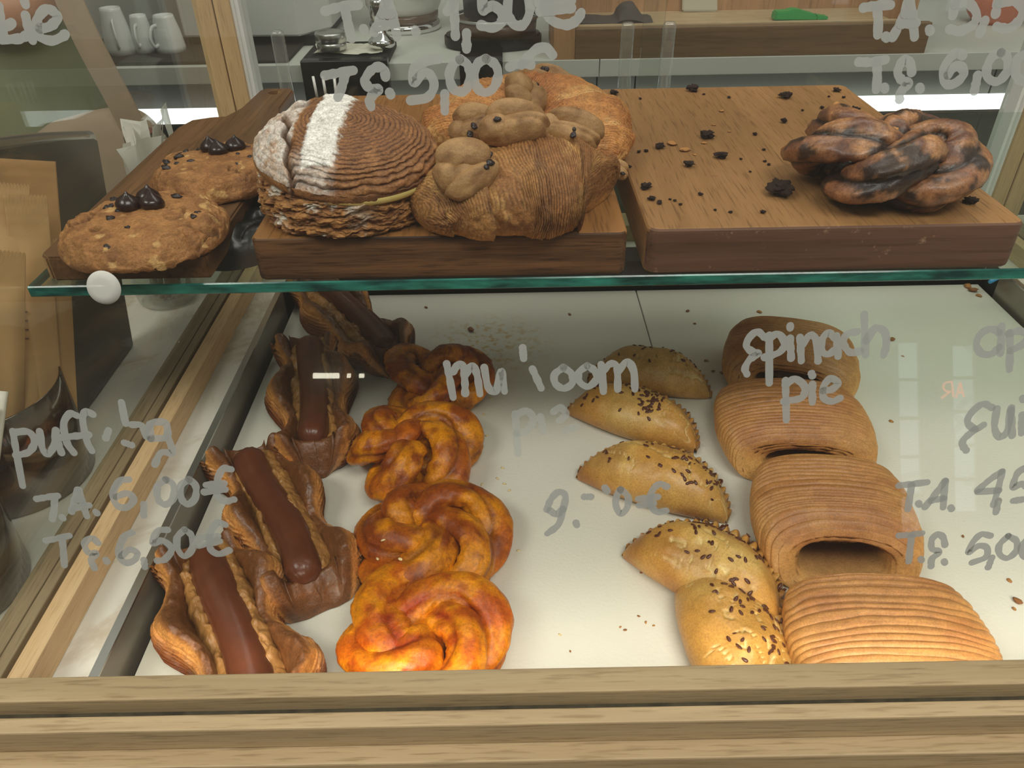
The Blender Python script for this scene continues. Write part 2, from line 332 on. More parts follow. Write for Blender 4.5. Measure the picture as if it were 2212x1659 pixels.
# ------------------------------------------------------------------ the room
ZF, ZM, ZR, ZS = -0.95, 0.028, 0.049, 0.205
def struct(o): o['kind'] = 'structure'; return o
M_wall = plain('wall_paint', (176, 168, 150), 0.8, var=0.05, bscale=30); M_floor = plain('floor_tile', (120, 112, 100), 0.5, var=0.1, bscale=20)
M_dwall = wood('dark_panelling', (58, 48, 38), (78, 66, 52), 'x', 0.3, 0.6)
struct(obj('floor', box('floor', (-3, -3.3, ZF-0.05), (3.4, 2.6, ZF)), M_floor))
struct(obj('wall_back', box('wall_back', (-3, 2.5, ZF), (3.4, 2.6, 2.0)), M_dwall))
struct(obj('wall_left', box('wall_left', (-3.1, -3.3, ZF), (-3, 2.6, 2.0)), M_wall))
wf = bmesh.new()
WIN = [(1.93, 2.06, -0.55, 0.42), (2.20, 2.34, -0.45, 0.40), (2.62, 2.80, -0.5, 0.5)]
xs = [-3.0, 1.93, 2.06, 2.20, 2.34, 2.62, 2.80, 3.4]
for i in range(7):
    w = [q for q in WIN if abs(q[0]-xs[i]) < 1e-6]
    if not w: add_box(wf, np.array((xs[i], -3.3, ZF)), np.array((xs[i+1], -3.2, 2.0)))
    else:
        add_box(wf, np.array((xs[i], -3.3, ZF)), np.array((xs[i+1], -3.2, w[0][2]))); add_box(wf, np.array((xs[i], -3.3, w[0][3])), np.array((xs[i+1], -3.2, 2.0)))
struct(obj('wall_front', bm_mesh('wall_front', wf), plain('dim_wall', (120, 110, 96), 0.8)))
M_day = glow('daylight_pane', (0.82, 0.92, 1.0), 1.3)
for k, (a, b_, c, d) in enumerate(WIN):
    wo = struct(obj(f'window_{k+1}', box('pane', (a, -3.27, c), (b_, -3.26, d)), M_day))
    bars = [((a, -3.25, z-0.008), (b_, -3.23, z+0.008)) for z in np.linspace(c, d, 6)] + [((a-0.012, -3.25, c), (a+0.012, -3.23, d)), ((b_-0.012, -3.25, c), (b_+0.012, -3.23, d))]
    emptybox('window_frame', bars, M_oakz, wo)
# red tube sign between the windows: what the leaning glass mirrors
def refl_pt(x, y, Y=-3.15):
    d = ray(x, y); d = d/np.linalg.norm(d); r = d-2*(d@GN)*GN; g = ong(x, y); return g+r*((Y-g[1])/r[1])
ns = thing('neon_sign', 'red glowing tube letters AR on the wall between the windows facing the case', 'sign', (0, 0, 0))
M_neon = glow('neon_red', (1.0, 0.16, 0.10), 5.0)
for nm, strokes in (('letter', [[(2057, 825), (2044, 827), (2038, 836), (2044, 845), (2054, 846)], [(2053, 846), (2034, 861)], [(2057, 825), (2060, 858)]]), ('letter', [[(2066, 860), (2075, 826)], [(2075, 826), (2083, 858)], [(2068, 848), (2082, 848)]])):
    for st in strokes:
        obj('tube', rod('tube', [refl_pt(*p) for p in st], 0.0045, 8), M_neon, ns)

tl = thing('wall_lamp', 'short glowing tube lamp on the wall facing the case, mirrored as a streak', 'lamp', (0, 0, 0)); M_lamp = glow('lamp_cream', (1.0, 0.93, 0.72), 14.0)
for a_, b_ in ((677, 732), (750, 757), (776, 786)): obj('tube', rod('tube', [refl_pt(a_, 812), refl_pt(b_, 812)], 0.014 if b_ < 740 else 0.011, 10), M_lamp, tl)

# ------------------------------------------------------------------ display counter (marble top with a sunken well)
dc = thing('display_counter', 'pale oak slatted serving counter with white marble top and sunken steel tray well', 'counter', (0, 0, 0))
WL, WR, WB, WFr = -0.254, 0.553, 0.795, 0.2425
emptybox('marble_top', [((-1.25, 0.2452, 0.0), (WL, 0.92, ZM)), ((WR, 0.2452, 0.0), (1.5, 0.92, ZM)), ((WL, 0.835, 0.0), (WR, 0.92, ZM))], M_marble, dc, 0.0012)
M_satin = plain('satin_steel', (146, 138, 124), 0.25, 0.35, bump=0.05)
for a_, b_, y_ in ((WL+0.0002, WL+0.0017, 0.752), (WR-0.0017, WR-0.0002, 0.765)): emptybox('well_wall', [((a_, WFr+0.0002, -0.0083), (b_, y_, ZM+0.0006))], M_satin, dc)
for a_, b_, y_ in ((WL-0.004, WL+0.0019, 0.752), (WR-0.0019, WR+0.004, 0.765)): emptybox('well_trim', [((a_, WFr+0.003, ZM+0.0007), (b_, y_, ZM+0.0024))], M_alu, dc)
emptybox('well_floor', [((WL, WFr, -0.03), (WR, 0.835, -0.0085)), ((WL+0.0002, 0.7525, -0.0085), (WL+0.0015, 0.794, ZM+0.001)), ((WR-0.0015, 0.7655, -0.0085), (WR-0.0002, 0.794, ZM+0.001))], M_black, dc)
emptybox('rear_vent', [((WL, WB+0.002, -0.0085), (WR, 0.834, 0.034))], M_black, dc)
emptybox('counter_body', [((-1.25, 0.246, ZF), (1.5, 0.90, -0.036)), ((-1.25, 0.246, -0.036), (WL-0.004, 0.90, 0.0)), ((WR+0.004, 0.246, -0.036), (1.5, 0.90, 0.0)), ((WL-0.004, 0.836, -0.036), (WR+0.004, 0.90, 0.0))], M_oakg, dc)
emptybox('front_fascia', [((-1.25, 0.2240, -0.05), (1.5, 0.2415, 0.0575))], M_oakg, dc)
emptybox('slat', [((-1.25, 0.2148, 0.0532), (1.5, 0.2236, 0.0710))], M_oakx, dc, 0.0010)
emptybox('slat', [((-1.25, 0.2055, 0.0355), (1.5, 0.2236, 0.0526))], M_oakx, dc, 0.0010)
emptybox('slat', [((-1.25, 0.1965, 0.0175), (1.5, 0.2236, 0.0350))], M_oakx, dc, 0.0010)
for k in range(20):
    z = 0.0165-0.045*k
    emptybox('slat', [((-1.25, 0.1985, z-0.024), (1.5, 0.2236, z))], M_oakx, dc, 0.0012)

# ------------------------------------------------------------------ display case (oak frame, glass)
case = thing('display_case', 'glass display case in pale oak frame with prices handwritten on its leaning front pane', 'display case', (0, 0, 0))
emptybox('front_rail', [((-1.25, 0.2305, 0.0580), (1.5, 0.2450, 0.0740))], M_oakx, case, 0.0008)
emptybox('glass_groove', [((-1.25, 0.2238, 0.0576), (1.5, 0.2304, 0.0625))], plain('grimy_groove', (66, 60, 44), 0.7, var=0.5, bscale=700), case)
emptybox('rear_rail', [((-0.318, 0.862, ZM), (0.613, 0.9, ZR))], M_oakx, case, 0.001)
for sgn, x0 in ((1, 0.0), (-1, 0.295)):      # both sides, mirrored about the middle of the well
    X = lambda x: x if sgn == 1 else 0.295-x
    emptybox('side_rail', [((X(-0.2935), 0.2453, ZM), (X(-0.281), 0.862, ZR))], M_oak, case, 0.0008)
    emptybox('outer_side_rail', [((X(-0.3040), 0.2453, ZM), (X(-0.2965), 0.862, ZR+0.0006)), ((X(-0.318), 0.2453, ZM), (X(-0.3052), 0.862, ZR))], M_oakshade, case, 0.0008)
    emptybox('corner_post', [((X(-0.318), 0.862, ZR), (X(-0.2985), 0.90, 0.56)), ((X(-0.2975), 0.864, ZR), (X(-0.2812), 0.90, 0.56))], M_oakz, case, 0.0008)
    emptybox('door_channel', [((X(-0.2810), 0.868, ZR), (X(-0.2785), 0.90, 0.56)), ((X(-0.2783), 0.872, ZR), (X(-0.2745), 0.90, 0.56))], M_white, case)
    P = np.array([(0.2470, ZR+0.001), (0.862, ZR+0.001), (0.862, 0.556), (0.394, 0.556)])
    obj('side_glass', prism('side_glass', [tuple(p) for p in P], X(-0.3155), X(-0.3135), 'yz'), M_glasss, case)
emptybox('header_beam', [((-0.318, 0.395, 0.53), (0.613, 0.435, 0.56)), ((-0.318, 0.862, 0.56), (0.613, 0.9, 0.585))], M_oakx, case, 0.001)
def glass_box(name, m):
    o = G0+GD*(-0.003); t = GD*0.515; th = -GN*0.004
    xs_ = (-0.3125, 0.6075); V = [np.array([x, 0, 0])+o+a*t+b*th for x in xs_ for a in (0, 1) for b in (0, 1)]
    return mesh(name, V, [(0, 1, 3, 2), (4, 6, 7, 5), (0, 4, 5, 1), (2, 3, 7, 6), (0, 2, 6, 4), (1, 5, 7, 3)], smooth=False)
fg = obj('front_glass', glass_box('front_glass', M_glassf), M_glassf, case)
for (a, b_, y) in ((-0.272, 0.168, 0.876), (0.147, 0.567, 0.888)):
    d = obj('sliding_door', box('sliding_door', (a, y, ZR), (b_, y+0.004, 0.556)), M_glassd, case)
    for hx in ([ony(612, 130, y)[0]] if a < 0 else [ony(1352, 100, y)[0], ony(1440, 100, y)[0]]):
        zt = ony(1352, 45, y)[2] if a > 0 else ony(605, 62, y)[2]
        obj('door_handle', box('door_handle', (hx-0.0068, y-0.011, zt-0.085), (hx+0.0068, y-0.0005, zt), 0.004, 3, True), M_acryl, d)

# ------------------------------------------------------------------ glass shelf
shelf = obj('glass_shelf', box('glass_shelf', (-0.312, 0.441, ZS-0.0078), (0.606, 0.768, ZS), 0.0008, 1), [M_shelf, M_edge])
for p in shelf.data.polygons: p.material_index = 1 if (p.normal.y < -0.3 or abs(p.normal.x) > 0.9) and abs(p.normal.z) < 0.9 else 0
tag(shelf, 'thick green-edged glass shelf carrying the three wooden boards', 'shelf')
for x in (-0.302, 0.594):
    for y in (0.47, 0.74):
        s = obj('shelf_bracket', box('bracket', (x-0.009, y-0.012, ZS-0.017), (x+0.009+(0.02 if x < 0 else 0), y+0.012, ZS-0.0079), 0.001), M_acryl, case)

# ------------------------------------------------------------------ white liners in the well
for x0, x1, lb in ((WL+0.0065, 0.1462, 'white textured tray liner under the hot dog pastries and orange buns'), (0.1474, WR-0.0065, 'white textured tray liner under the rolls of ridged puff pastry')):
    o = obj('tray_liner', box('tray_liner', (x0, WFr+0.002, -0.008), (x1, 0.79, 0.0), 0.0008), M_liner); tag(o, lb, 'tray liner')

# ------------------------------------------------------------------ writing on the front glass
LET = {
 'cookie': [[(-14, 5), (-6, 60), (-4, 86)], [(-2, 14), (4, 50), (10, 84)], [(27, 50), (10, 62), (5, 70)], [(5, 85), (40, 84), (62, 76)], [(57, 34), (63, 60), (72, 87)], [(55, 4), (57, 10)], [(88, 62), (108, 58), (123, 45), (125, 33), (112, 22), (98, 22), (84, 40), (82, 65), (92, 82), (115, 88), (135, 80), (143, 74)]],
 'takeaway_price': [[(702, 24), (740, 14), (775, 11)], [(746, 20), (752, 50), (760, 83)], [(786, 63), (788, 67)], [(833, 4), (822, 40), (809, 69)], [(838, 0), (850, 40), (858, 80)], [(816, 58), (850, 52)], [(826, 30), (845, 30)], [(897, 65), (899, 69)], [(966, 25), (982, 4)], [(981, 0), (984, 78)], [(1008, 72), (1008, 106)], [(1042, -14), (1044, 22), (1064, 13), (1084, 28), (1082, 50), (1064, 60), (1039, 55)], [(1120, -24), (1140, -8), (1144, 25), (1132, 52), (1112, 54), (1098, 32), (1098, 0), (1108, -20), (1120, -24)], [(1190, -12), (1176, 16), (1192, 44), (1223, 54), (1245, 44), (1255, 28)], [(1162, 5), (1234, 1)], [(1165, 26), (1234, 18)]],
 'table_price': [[(702, 163), (735, 157), (764, 152)], [(746, 160), (740, 184), (730, 210)], [(833, 166), (830, 150), (816, 145), (800, 154), (789, 174), (799, 190), (818, 193), (805, 206), (799, 217), (802, 231)], [(842, 200), (844, 204)], [(948, 127), (916, 134), (894, 150), (894, 178), (914, 158), (928, 160), (938, 184), (924, 210), (887, 217)], [(961, 203), (961, 240)], [(994, 128), (1010, 140), (1016, 165), (1008, 192), (994, 198), (978, 190), (971, 163), (980, 138), (994, 128)], [(1050, 127), (1070, 140), (1076, 163), (1066, 190), (1048, 200), (1032, 190), (1024, 163), (1032, 138), (1050, 127)], [(1194, 119), (1180, 104), (1160, 106), (1140, 124), (1126, 141)], [(1100, 145), (1122, 138), (1147, 140)]],
 'knot_takeaway_price': [[(1864, 17), (1895, 12), (1923, 11)], [(1893, 15), (1896, 45), (1895, 75)], [(1912, 79), (1914, 83)], [(1959, 6), (1946, 45), (1927, 80)], [(1964, 0), (1970, 40), (1974, 80)], [(1945, 52), (1978, 50)], [(1954, 30), (1970, 30)], [(2005, 63), (2007, 67)], [(2062, 2), (2056, 34)], [(2060, 11), (2088, 6), (2107, 30), (2099, 54), (2071, 67), (2049, 63)], [(2125, 45), (2114, 73)], [(2153, 4), (2148, 30)], [(2155, 8), (2188, 2), (2206, 22), (2196, 47), (2174, 62), (2150, 58)]],
 'knot_table_price': [[(1854, 134), (1885, 134), (1912, 129)], [(1893, 135), (1894, 165), (1892, 193)], [(1909, 189), (1911, 193)], [(1968, 156), (1966, 140), (1955, 129), (1943, 140), (1938, 159), (1948, 174), (1961, 179), (1950, 192), (1942, 202), (1942, 214)], [(1985, 189), (1987, 193)], [(2078, 120), (2065, 114), (2049, 127), (2037, 150), (2038, 174), (2049, 183), (2067, 176), (2080, 159), (2073, 144), (2058, 146), (2046, 162)], [(2110, 163), (2103, 196)], [(2160, 114), (2174, 126), (2172, 156), (2152, 176), (2132, 168), (2130, 146), (2142, 122), (2160, 114)], [(2214, 116), (2196, 128), (2190, 154), (2200, 172), (2216, 174)]],
 'mushroom_pie_name': [[(965, 785), (972, 820), (979, 858)], [(979, 802), (990, 787), (1001, 792), (1004, 820), (1005, 849)], [(1006, 808), (1019, 789), (1030, 807), (1037, 851)], [(1046, 793), (1055, 836), (1072, 843), (1083, 800), (1090, 845)], [(1129, 750), (1131, 774)], [(1150, 796), (1160, 818), (1169, 838)], [(1217, 793), (1234, 806), (1236, 826), (1218, 838), (1200, 828), (1198, 808), (1217, 793)], [(1268, 789), (1284, 800), (1288, 818), (1270, 834), (1252, 824), (1250, 804), (1268, 789)], [(1298, 786), (1301, 815), (1303, 845)], [(1303, 800), (1318, 785), (1332, 792), (1334, 840)], [(1336, 800), (1354, 780), (1368, 800), (1371, 840)]],
 'mushroom_pie_word': [[(1113, 893), (1116, 940), (1119, 980)], [(1113, 896), (1138, 887), (1152, 905), (1139, 929), (1116, 935)], [(1167, 899), (1174, 933)], [(1196, 888), (1210, 880), (1222, 893), (1208, 908)], [(1220, 929), (1246, 920)]],
 'mushroom_pie_price': [[(1181, 1100), (1190, 1078), (1206, 1062), (1221, 1070), (1216, 1100), (1206, 1132), (1182, 1152)], [(1188, 1102), (1202, 1110), (1216, 1098)], [(1244, 1128), (1246, 1134)], [(1262, 1072), (1276, 1072)], [(1306, 1052), (1312, 1060)], [(1340, 1056), (1356, 1072), (1354, 1096), (1340, 1108), (1330, 1090), (1332, 1070), (1340, 1056)], [(1440, 1050), (1424, 1044), (1408, 1060), (1404, 1086), (1418, 1104), (1438, 1102)], [(1378, 1076), (1420, 1072)], [(1380, 1090), (1412, 1086)]],
 'spinach_pie_name': [[(1651, 728), (1635, 716), (1618, 729), (1612, 747), (1626, 760), (1638, 763), (1619, 776), (1609, 795), (1613, 808)], [(1661, 724), (1661, 827)], [(1658, 731), (1680, 721), (1694, 740), (1683, 760), (1651, 771)], [(1706, 730), (1708, 773)], [(1706, 703), (1706, 708)], [(1727, 728), (1730, 779)], [(1732, 744), (1748, 724), (1762, 734), (1766, 779)], [(1802, 730), (1788, 718), (1774, 734), (1775, 758), (1788, 764), (1803, 754)], [(1806, 724), (1809, 769)], [(1851, 715), (1828, 721), (1821, 740), (1835, 760), (1857, 757)], [(1865, 678), (1868, 766)], [(1870, 734), (1889, 708), (1908, 715), (1913, 740), (1907, 766)]],
 'spinach_pie_word': [[(1696, 821), (1697, 865), (1698, 907)], [(1696, 831), (1716, 818), (1737, 834), (1731, 858), (1693, 866)], [(1754, 829), (1754, 869)], [(1752, 806), (1754, 811)], [(1777, 843), (1796, 840), (1809, 826), (1793, 817), (1778, 834), (1778, 858), (1796, 866), (1814, 859)]],
 'apple_name': [[(2157, 718), (2140, 710), (2118, 720), (2108, 742), (2118, 762), (2140, 764), (2158, 748)], [(2162, 704), (2160, 763)], [(2179, 718), (2180, 760), (2179, 798)], [(2178, 720), (2200, 714), (2222, 722)], [(2182, 756), (2206, 744), (2220, 728)]],
 'suite_name': [[(2142, 880), (2122, 872), (2098, 890), (2089, 911), (2106, 926), (2124, 917)], [(2105, 927), (2082, 947), (2078, 960), (2086, 972)], [(2152, 882), (2147, 922), (2158, 943), (2174, 930), (2182, 885)], [(2183, 880), (2185, 940)], [(2206, 895), (2205, 935)], [(2207, 859), (2208, 863)]],
 'spinach_takeaway_price': [[(1941, 1048), (1975, 1044), (2002, 1041)], [(1968, 1047), (1964, 1075), (1960, 1099)], [(1983, 1086), (1985, 1090)], [(2040, 1038), (2020, 1065), (1997, 1094)], [(2041, 1038), (2038, 1065), (2036, 1095)], [(2011, 1080), (2037, 1075)], [(2052, 1095), (2054, 1098)], [(2162, 1017), (2135, 1036), (2110, 1058)], [(2110, 1061), (2156, 1058)], [(2163, 1017), (2154, 1055), (2144, 1089)], [(2155, 1080), (2149, 1105)], [(2216, 1008), (2196, 1020), (2186, 1050), (2204, 1044), (2220, 1052)], [(2186, 1080), (2216, 1076)]],
 'spinach_table_price': [[(1941, 1156), (1968, 1154), (1991, 1151)], [(1968, 1157), (1965, 1185), (1962, 1212)], [(1988, 1206), (1990, 1210)], [(2040, 1176), (2036, 1160), (2025, 1153), (2012, 1164), (2012, 1184), (2028, 1191), (2012, 1206), (2010, 1222)], [(2038, 1211), (2040, 1215)], [(2138, 1156), (2118, 1153), (2100, 1170), (2091, 1192), (2112, 1178), (2130, 1182), (2128, 1202), (2098, 1214)], [(2141, 1203), (2133, 1224)], [(2176, 1156), (2194, 1168), (2192, 1190), (2174, 1204), (2158, 1196), (2157, 1176), (2176, 1156)], [(2220, 1160), (2204, 1180), (2210, 1200), (2222, 1204)]],
 'puff_name': [[(29, 931), (38, 985), (50, 1049)], [(33, 933), (62, 932), (76, 951), (64, 975), (36, 983)], [(87, 931), (93, 968), (106, 979), (118, 960), (122, 929)], [(122, 940), (134, 977)], [(161, 977), (146, 955), (139, 915), (152, 893), (168, 897)], [(202, 894), (187, 888), (180, 905), (189, 951), (200, 973)], [(132, 944), (193, 938)], [(236, 928), (230, 945)], [(264, 868), (268, 890), (273, 914)], [(270, 955), (286, 960)], [(286, 916), (308, 918), (318, 942)], [(327, 946), (326, 916), (344, 910), (360, 914), (361, 942), (327, 946)], [(366, 946), (374, 976), (350, 976), (336, 1002)]],
 'puff_takeaway_price': [[(80, 1077), (104, 1073), (126, 1070)], [(119, 1074), (118, 1100), (114, 1121)], [(135, 1116), (138, 1119)], [(169, 1057), (162, 1082), (156, 1104)], [(172, 1057), (180, 1086), (189, 1114)], [(158, 1098), (194, 1090)], [(166, 1078), (178, 1078)], [(208, 1104), (211, 1107)], [(280, 1034), (260, 1038), (246, 1064), (254, 1090), (276, 1094), (290, 1078), (277, 1064), (252, 1072)], [(312, 1087), (312, 1112)], [(360, 1034), (376, 1046), (376, 1074), (360, 1088), (344, 1078), (342, 1050), (360, 1034)], [(410, 1034), (424, 1048), (423, 1074), (408, 1087), (394, 1076), (392, 1048), (410, 1034)], [(501, 1012), (482, 1012), (470, 1040), (472, 1070), (486, 1081), (507, 1077)], [(446, 1046), (486, 1042)], [(443, 1061), (488, 1055)]],
 'puff_table_price': [[(100, 1167), (126, 1162), (151, 1156)], [(135, 1160), (138, 1190), (140, 1220)], [(213, 1172), (200, 1161), (184, 1172), (191, 1192), (208, 1194), (198, 1208), (205, 1226)], [(230, 1208), (232, 1212)], [(286, 1149), (268, 1160), (257, 1195), (272, 1214), (292, 1208), (297, 1193), (281, 1186), (263, 1200)], [(312, 1208), (314, 1224)], [(363, 1143), (342, 1146), (331, 1172), (352, 1166), (372, 1184), (358, 1206), (341, 1210)], [(400, 1142), (415, 1156), (416, 1184), (400, 1200), (386, 1186), (384, 1160), (400, 1142)], [(488, 1132), (470, 1128), (454, 1154), (456, 1184), (474, 1195), (496, 1187)], [(430, 1161), (472, 1156)], [(430, 1177), (476, 1167)]],
}
M_chalk = veil('chalk_marker', (164, 166, 162), 0.86)
M_chalkf = veil('faded_chalk_marker', (176, 180, 176), 0.5)
def lettering(strokes, w=0.0040):
    V, F = [], []; ex = np.array([1.0, 0, 0])
    for si, st in enumerate(strokes):
        st = np.asarray(st, float)
        if len(st) == 2: st = np.array([st[0], (st[0]+st[1])/2, st[1]])
        q = spline(st, 10*len(st)); P = np.array([ong(*p) for p in q]); a = (P-G0)@ex; b = (P-G0)@GD
        T = np.stack([np.gradient(a), np.gradient(b)], 1); T /= np.linalg.norm(T, axis=1)[:, None]+1e-12; Nn = np.stack([-T[:, 1], T[:, 0]], 1)
        c = np.stack([a, b], 1); hw = w/2*(1+0.14*noise(np.stack([np.arange(len(c))*0.25, 0*a+si*3.1, 0*a], 1), 5))
        caps = lambda s: [c[s]+hw[s]*(math.cos(t)*(T[s] if s == -1 else -T[s])+math.sin(t)*Nn[s]*(1 if s == -1 else 1)) for t in np.linspace(PI/2-0.3, -PI/2+0.3, 6)]
        left = list(c+Nn*hw[:, None]); right = list(c-Nn*hw[:, None])
        n0 = len(V); m = len(left); off = 0.0004+0.00004*si
        to3 = lambda p: G0+ex*p[0]+GD*p[1]+GN*off
        V += [to3(p) for p in left]+[to3(p) for p in right]
        F += [(n0+i, n0+i+1, n0+m+i+1, n0+m+i) for i in range(m-1)]
        for s in (0, -1):
            cp = caps(s); k = len(V); V += [to3(p) for p in cp]; e = 0 if s == 0 else m-1
            F.append([n0+e]+list(range(k, k+6))+[n0+m+e] if True else None)
    return mesh('lettering', V, F, smooth=False)
for k, st in LET.items():
    fade = k in ('mushroom_pie_word',)
    o = obj(k+'_lettering', lettering(st, 0.0037 if st[0][0][1] < 260 else 0.0034), M_chalkf if fade else M_chalk, fg, label='white marker handwriting on the glass')
# round bumper pad stuck to the glass
g = ong(225, 621); th = np.linspace(0, 2*PI, 48, endpoint=False)
bp = obj('bumper_pad', lathe('bumper_pad', [(0.0, 0.0018), (0.004, 0.0018), (0.0066, 0.0014), (0.0074, 0.0)], 40), veil('frosted_silicone', (216, 216, 208), 0.80, 0.5), fg, label='round frosted white pad')
bp.location = g+GN*0.0003; bp.rotation_euler = Vector(GN).to_track_quat('Z', 'Y').to_euler()

# ------------------------------------------------------------------ boards
M_walnut = wood('walnut_board', (86, 60, 38), (126, 90, 56), 'y', 0.8, 0.42, 0.35, stain=((66, 38, 20), 9.0, 0.60, 0.5))
M_walnute = wood('walnut_edge', (160, 122, 78), (204, 166, 114), 'y', 0.6, 0.5, 0.3)
M_board = wood('oiled_beech', (158, 116, 72), (174, 130, 84), 'y', 1.3, 0.42, 0.36, stave=('x', 0.045), stain=((120, 60, 44), 24.0, 0.645, 0.4))
M_boardm = wood('oiled_oak', (154, 106, 58), (172, 122, 70), 'y', 1.2, 0.42, 0.4, stave=('x', 0.06))
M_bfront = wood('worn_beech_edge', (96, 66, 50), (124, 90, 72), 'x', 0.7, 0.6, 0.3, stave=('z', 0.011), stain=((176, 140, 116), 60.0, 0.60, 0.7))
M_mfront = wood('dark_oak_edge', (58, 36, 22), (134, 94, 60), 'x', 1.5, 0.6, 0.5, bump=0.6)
def board(nm, label, x0, x1, y0, y1, h, mats, rc=0.008, be=0.0022, tilt=0):
    bm = bmesh.new(); w, d = (x1-x0)/2, (y1-y0)/2; vs = []
    for cx, cy, a0 in ((w-rc, d-rc, 0), (-w+rc, d-rc, 90), (-w+rc, -d+rc, 180), (w-rc, -d+rc, 270)):
        for k in range(6):
            t = math.radians(a0+18*k); vs.append(bm.verts.new((cx+rc*math.cos(t), cy+rc*math.sin(t), 0)))
    fc = bm.faces.new(vs); r = bmesh.ops.extrude_face_region(bm, geom=[fc])
    for v in r['geom']:
        if isinstance(v, bmesh.types.BMVert): v.co.z = h
    bmesh.ops.recalc_face_normals(bm, faces=bm.faces)
    es = [e for e in bm.edges if abs(e.verts[0].co.z-e.verts[1].co.z) < 1e-6]
    bmesh.ops.bevel(bm, geom=es, offset=be, segments=3, affect='EDGES', profile=0.6)
    bm.normal_update()
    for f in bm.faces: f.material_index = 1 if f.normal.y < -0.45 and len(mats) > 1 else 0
    o = obj(nm, bm_mesh(nm, bm), mats, loc=((x0+x1)/2, (y0+y1)/2, ZS)); return tag(o, label, 'chopping board')
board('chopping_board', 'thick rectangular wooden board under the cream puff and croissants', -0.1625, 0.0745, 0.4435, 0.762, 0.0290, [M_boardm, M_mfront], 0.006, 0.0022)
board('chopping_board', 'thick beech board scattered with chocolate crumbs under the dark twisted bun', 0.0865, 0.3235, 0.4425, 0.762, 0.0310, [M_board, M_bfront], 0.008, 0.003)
ZB, ZBr, ZW = ZS+0.029, ZS+0.031, ZS+0.017
def paddle():
    x0, x1, y0, y1 = -0.3025, -0.194, 0.4480, 0.742
    hp = [onz(p[0], p[1], ZW) for p in ((528, 232), (568, 192), (629, 190), (632, 215))]
    pts = [(x0+0.006, y0), (x1, y0), (x1, y1-0.01), (-0.216, y1+0.003), (-0.2215, 0.768), (-0.2225, 0.832), (-0.227, 0.839), (-0.253, 0.839), (-0.2575, 0.832), (-0.2605, 0.768), (-0.268, y1+0.002), (x0+0.022, y1), (x0+0.006, y1-0.008), (x0, y1-0.03), (x0, y0+0.006)]
    bm = bmesh.new(); a = [bm.verts.new((p[0], p[1], 0)) for p in pts]; 
    hole = [bm.verts.new((-0.2395+0.0052*math.cos(t), 0.822+0.0052*math.sin(t), 0)) for t in np.linspace(0, 2*PI, 14, endpoint=False)]
    es = [bm.edges.new((a[i], a[(i+1) % len(a)])) for i in range(len(a))]+[bm.edges.new((hole[i], hole[(i+1) % 14])) for i in range(14)]
    bmesh.ops.triangle_fill(bm, edges=es, use_beauty=True)
    r = bmesh.ops.extrude_face_region(bm, geom=list(bm.faces))
    for v in r['geom']:
        if isinstance(v, bmesh.types.BMVert): v.co.z = 0.017
    bmesh.ops.recalc_face_normals(bm, faces=bm.faces); bm.normal_update()
    sharp = [e for e in bm.edges if len(e.link_faces) == 2 and e.calc_face_angle() > 0.6]
    bmesh.ops.bevel(bm, geom=sharp, offset=0.0014, segments=2, affect='EDGES'); bm.normal_update()
    for f in bm.faces: f.material_index = 1 if f.normal.x < -0.3 else 0
    o = obj('paddle_board', bm_mesh('paddle_board', bm), [M_walnut, M_walnute], loc=(0, 0, ZS))
    tag(o, 'dark wooden paddle board with holed handle under the two cookies', 'chopping board')
paddle()
# black plastic sheet between the boards
u, v = np.meshgrid(np.linspace(0, 1, 60), np.linspace(0, 1, 60), indexing='ij')
xx = -0.1945+u*0.031; yy = 0.4555+v*0.17+0.018*(u-0.2)**2*(1-v); pz = np.stack([xx*40, yy*30, 0*xx], -1)
P = np.stack([xx, yy, ZS+0.0012+0.010*sm(0.16, 0.3, v)*np.abs(fbm(pz, 4, 3))+0.004*sm(0.12, 0.35, v)], -1)
tag(obj('plastic_sheet', surf('plastic_sheet', P), plain('black_film', (22, 23, 22), 0.28, bump=0.2)), 'crumpled black plastic sheet on the shelf between paddle board and thick board', 'sheet')

# ------------------------------------------------------------------ pastry builders
M_lam = crust('laminated_crust', 0.42, 0.4, 0.35, 520, 0.16, 120, coat=0.15)
M_flaky = crust('flaky_crust', 0.55, 0.35, 0.8, 420, 0.25, 160)
M_bun = crust('glazed_bun_crust', 0.42, 0.4, 0.5, 300, 0.2, 110, coat=0.10, hue=0.500, sat=1.08)
M_babka = crust('dark_bun_crust', 0.36, 0.45, 0.5, 330, 0.25, 110, coat=0.25)
M_hd = crust('dark_puff_crust', 0.36, 0.5, 0.55, 420, 0.25, 130, coat=0.30, hue=0.498, sat=1.02)
M_pie = crust('egg_washed_crust', 0.36, 0.45, 0.35, 420, 0.14, 80, coat=0.25)
M_cook = crust('cookie_crumb', 0.6, 0.3, 1.0, 420, 0.2, 170)
M_dough = crust('cookie_dough', 0.5, 0.35, 0.4, 600, 0.10, 150)
M_saus = plain('smoked_sausage', (102, 54, 32), 0.28, 0, 0.5, bump=0.12, bscale=500, var=0.15)
M_onion = plain('fried_onion', (164, 116, 62), 0.32, 0, 0.5, bump=0.6, bscale=260, var=0.3)
M_choc = plain('dark_chocolate', (44, 24, 20), 0.22, 0, 0.5, bump=0.03)
M_chip = plain('chocolate_chip', (38, 22, 20), 0.4)
M_crumb = plain('chocolate_crumb', (74, 48, 38), 0.6, bump=1.0, bscale=400, var=0.3)
M_flake = plain('pastry_flake', (196, 138, 74), 0.55, bump=0.4, var=0.2)
M_cream = plain('custard_cream', (226, 206, 128), 0.35, bump=0.15, bscale=120)
M_seed = plain('flax_seed', (92, 48, 30), 0.25, 0, 0.5)
M_sesame = plain('sesame_seed', (238, 216, 160), 0.4)

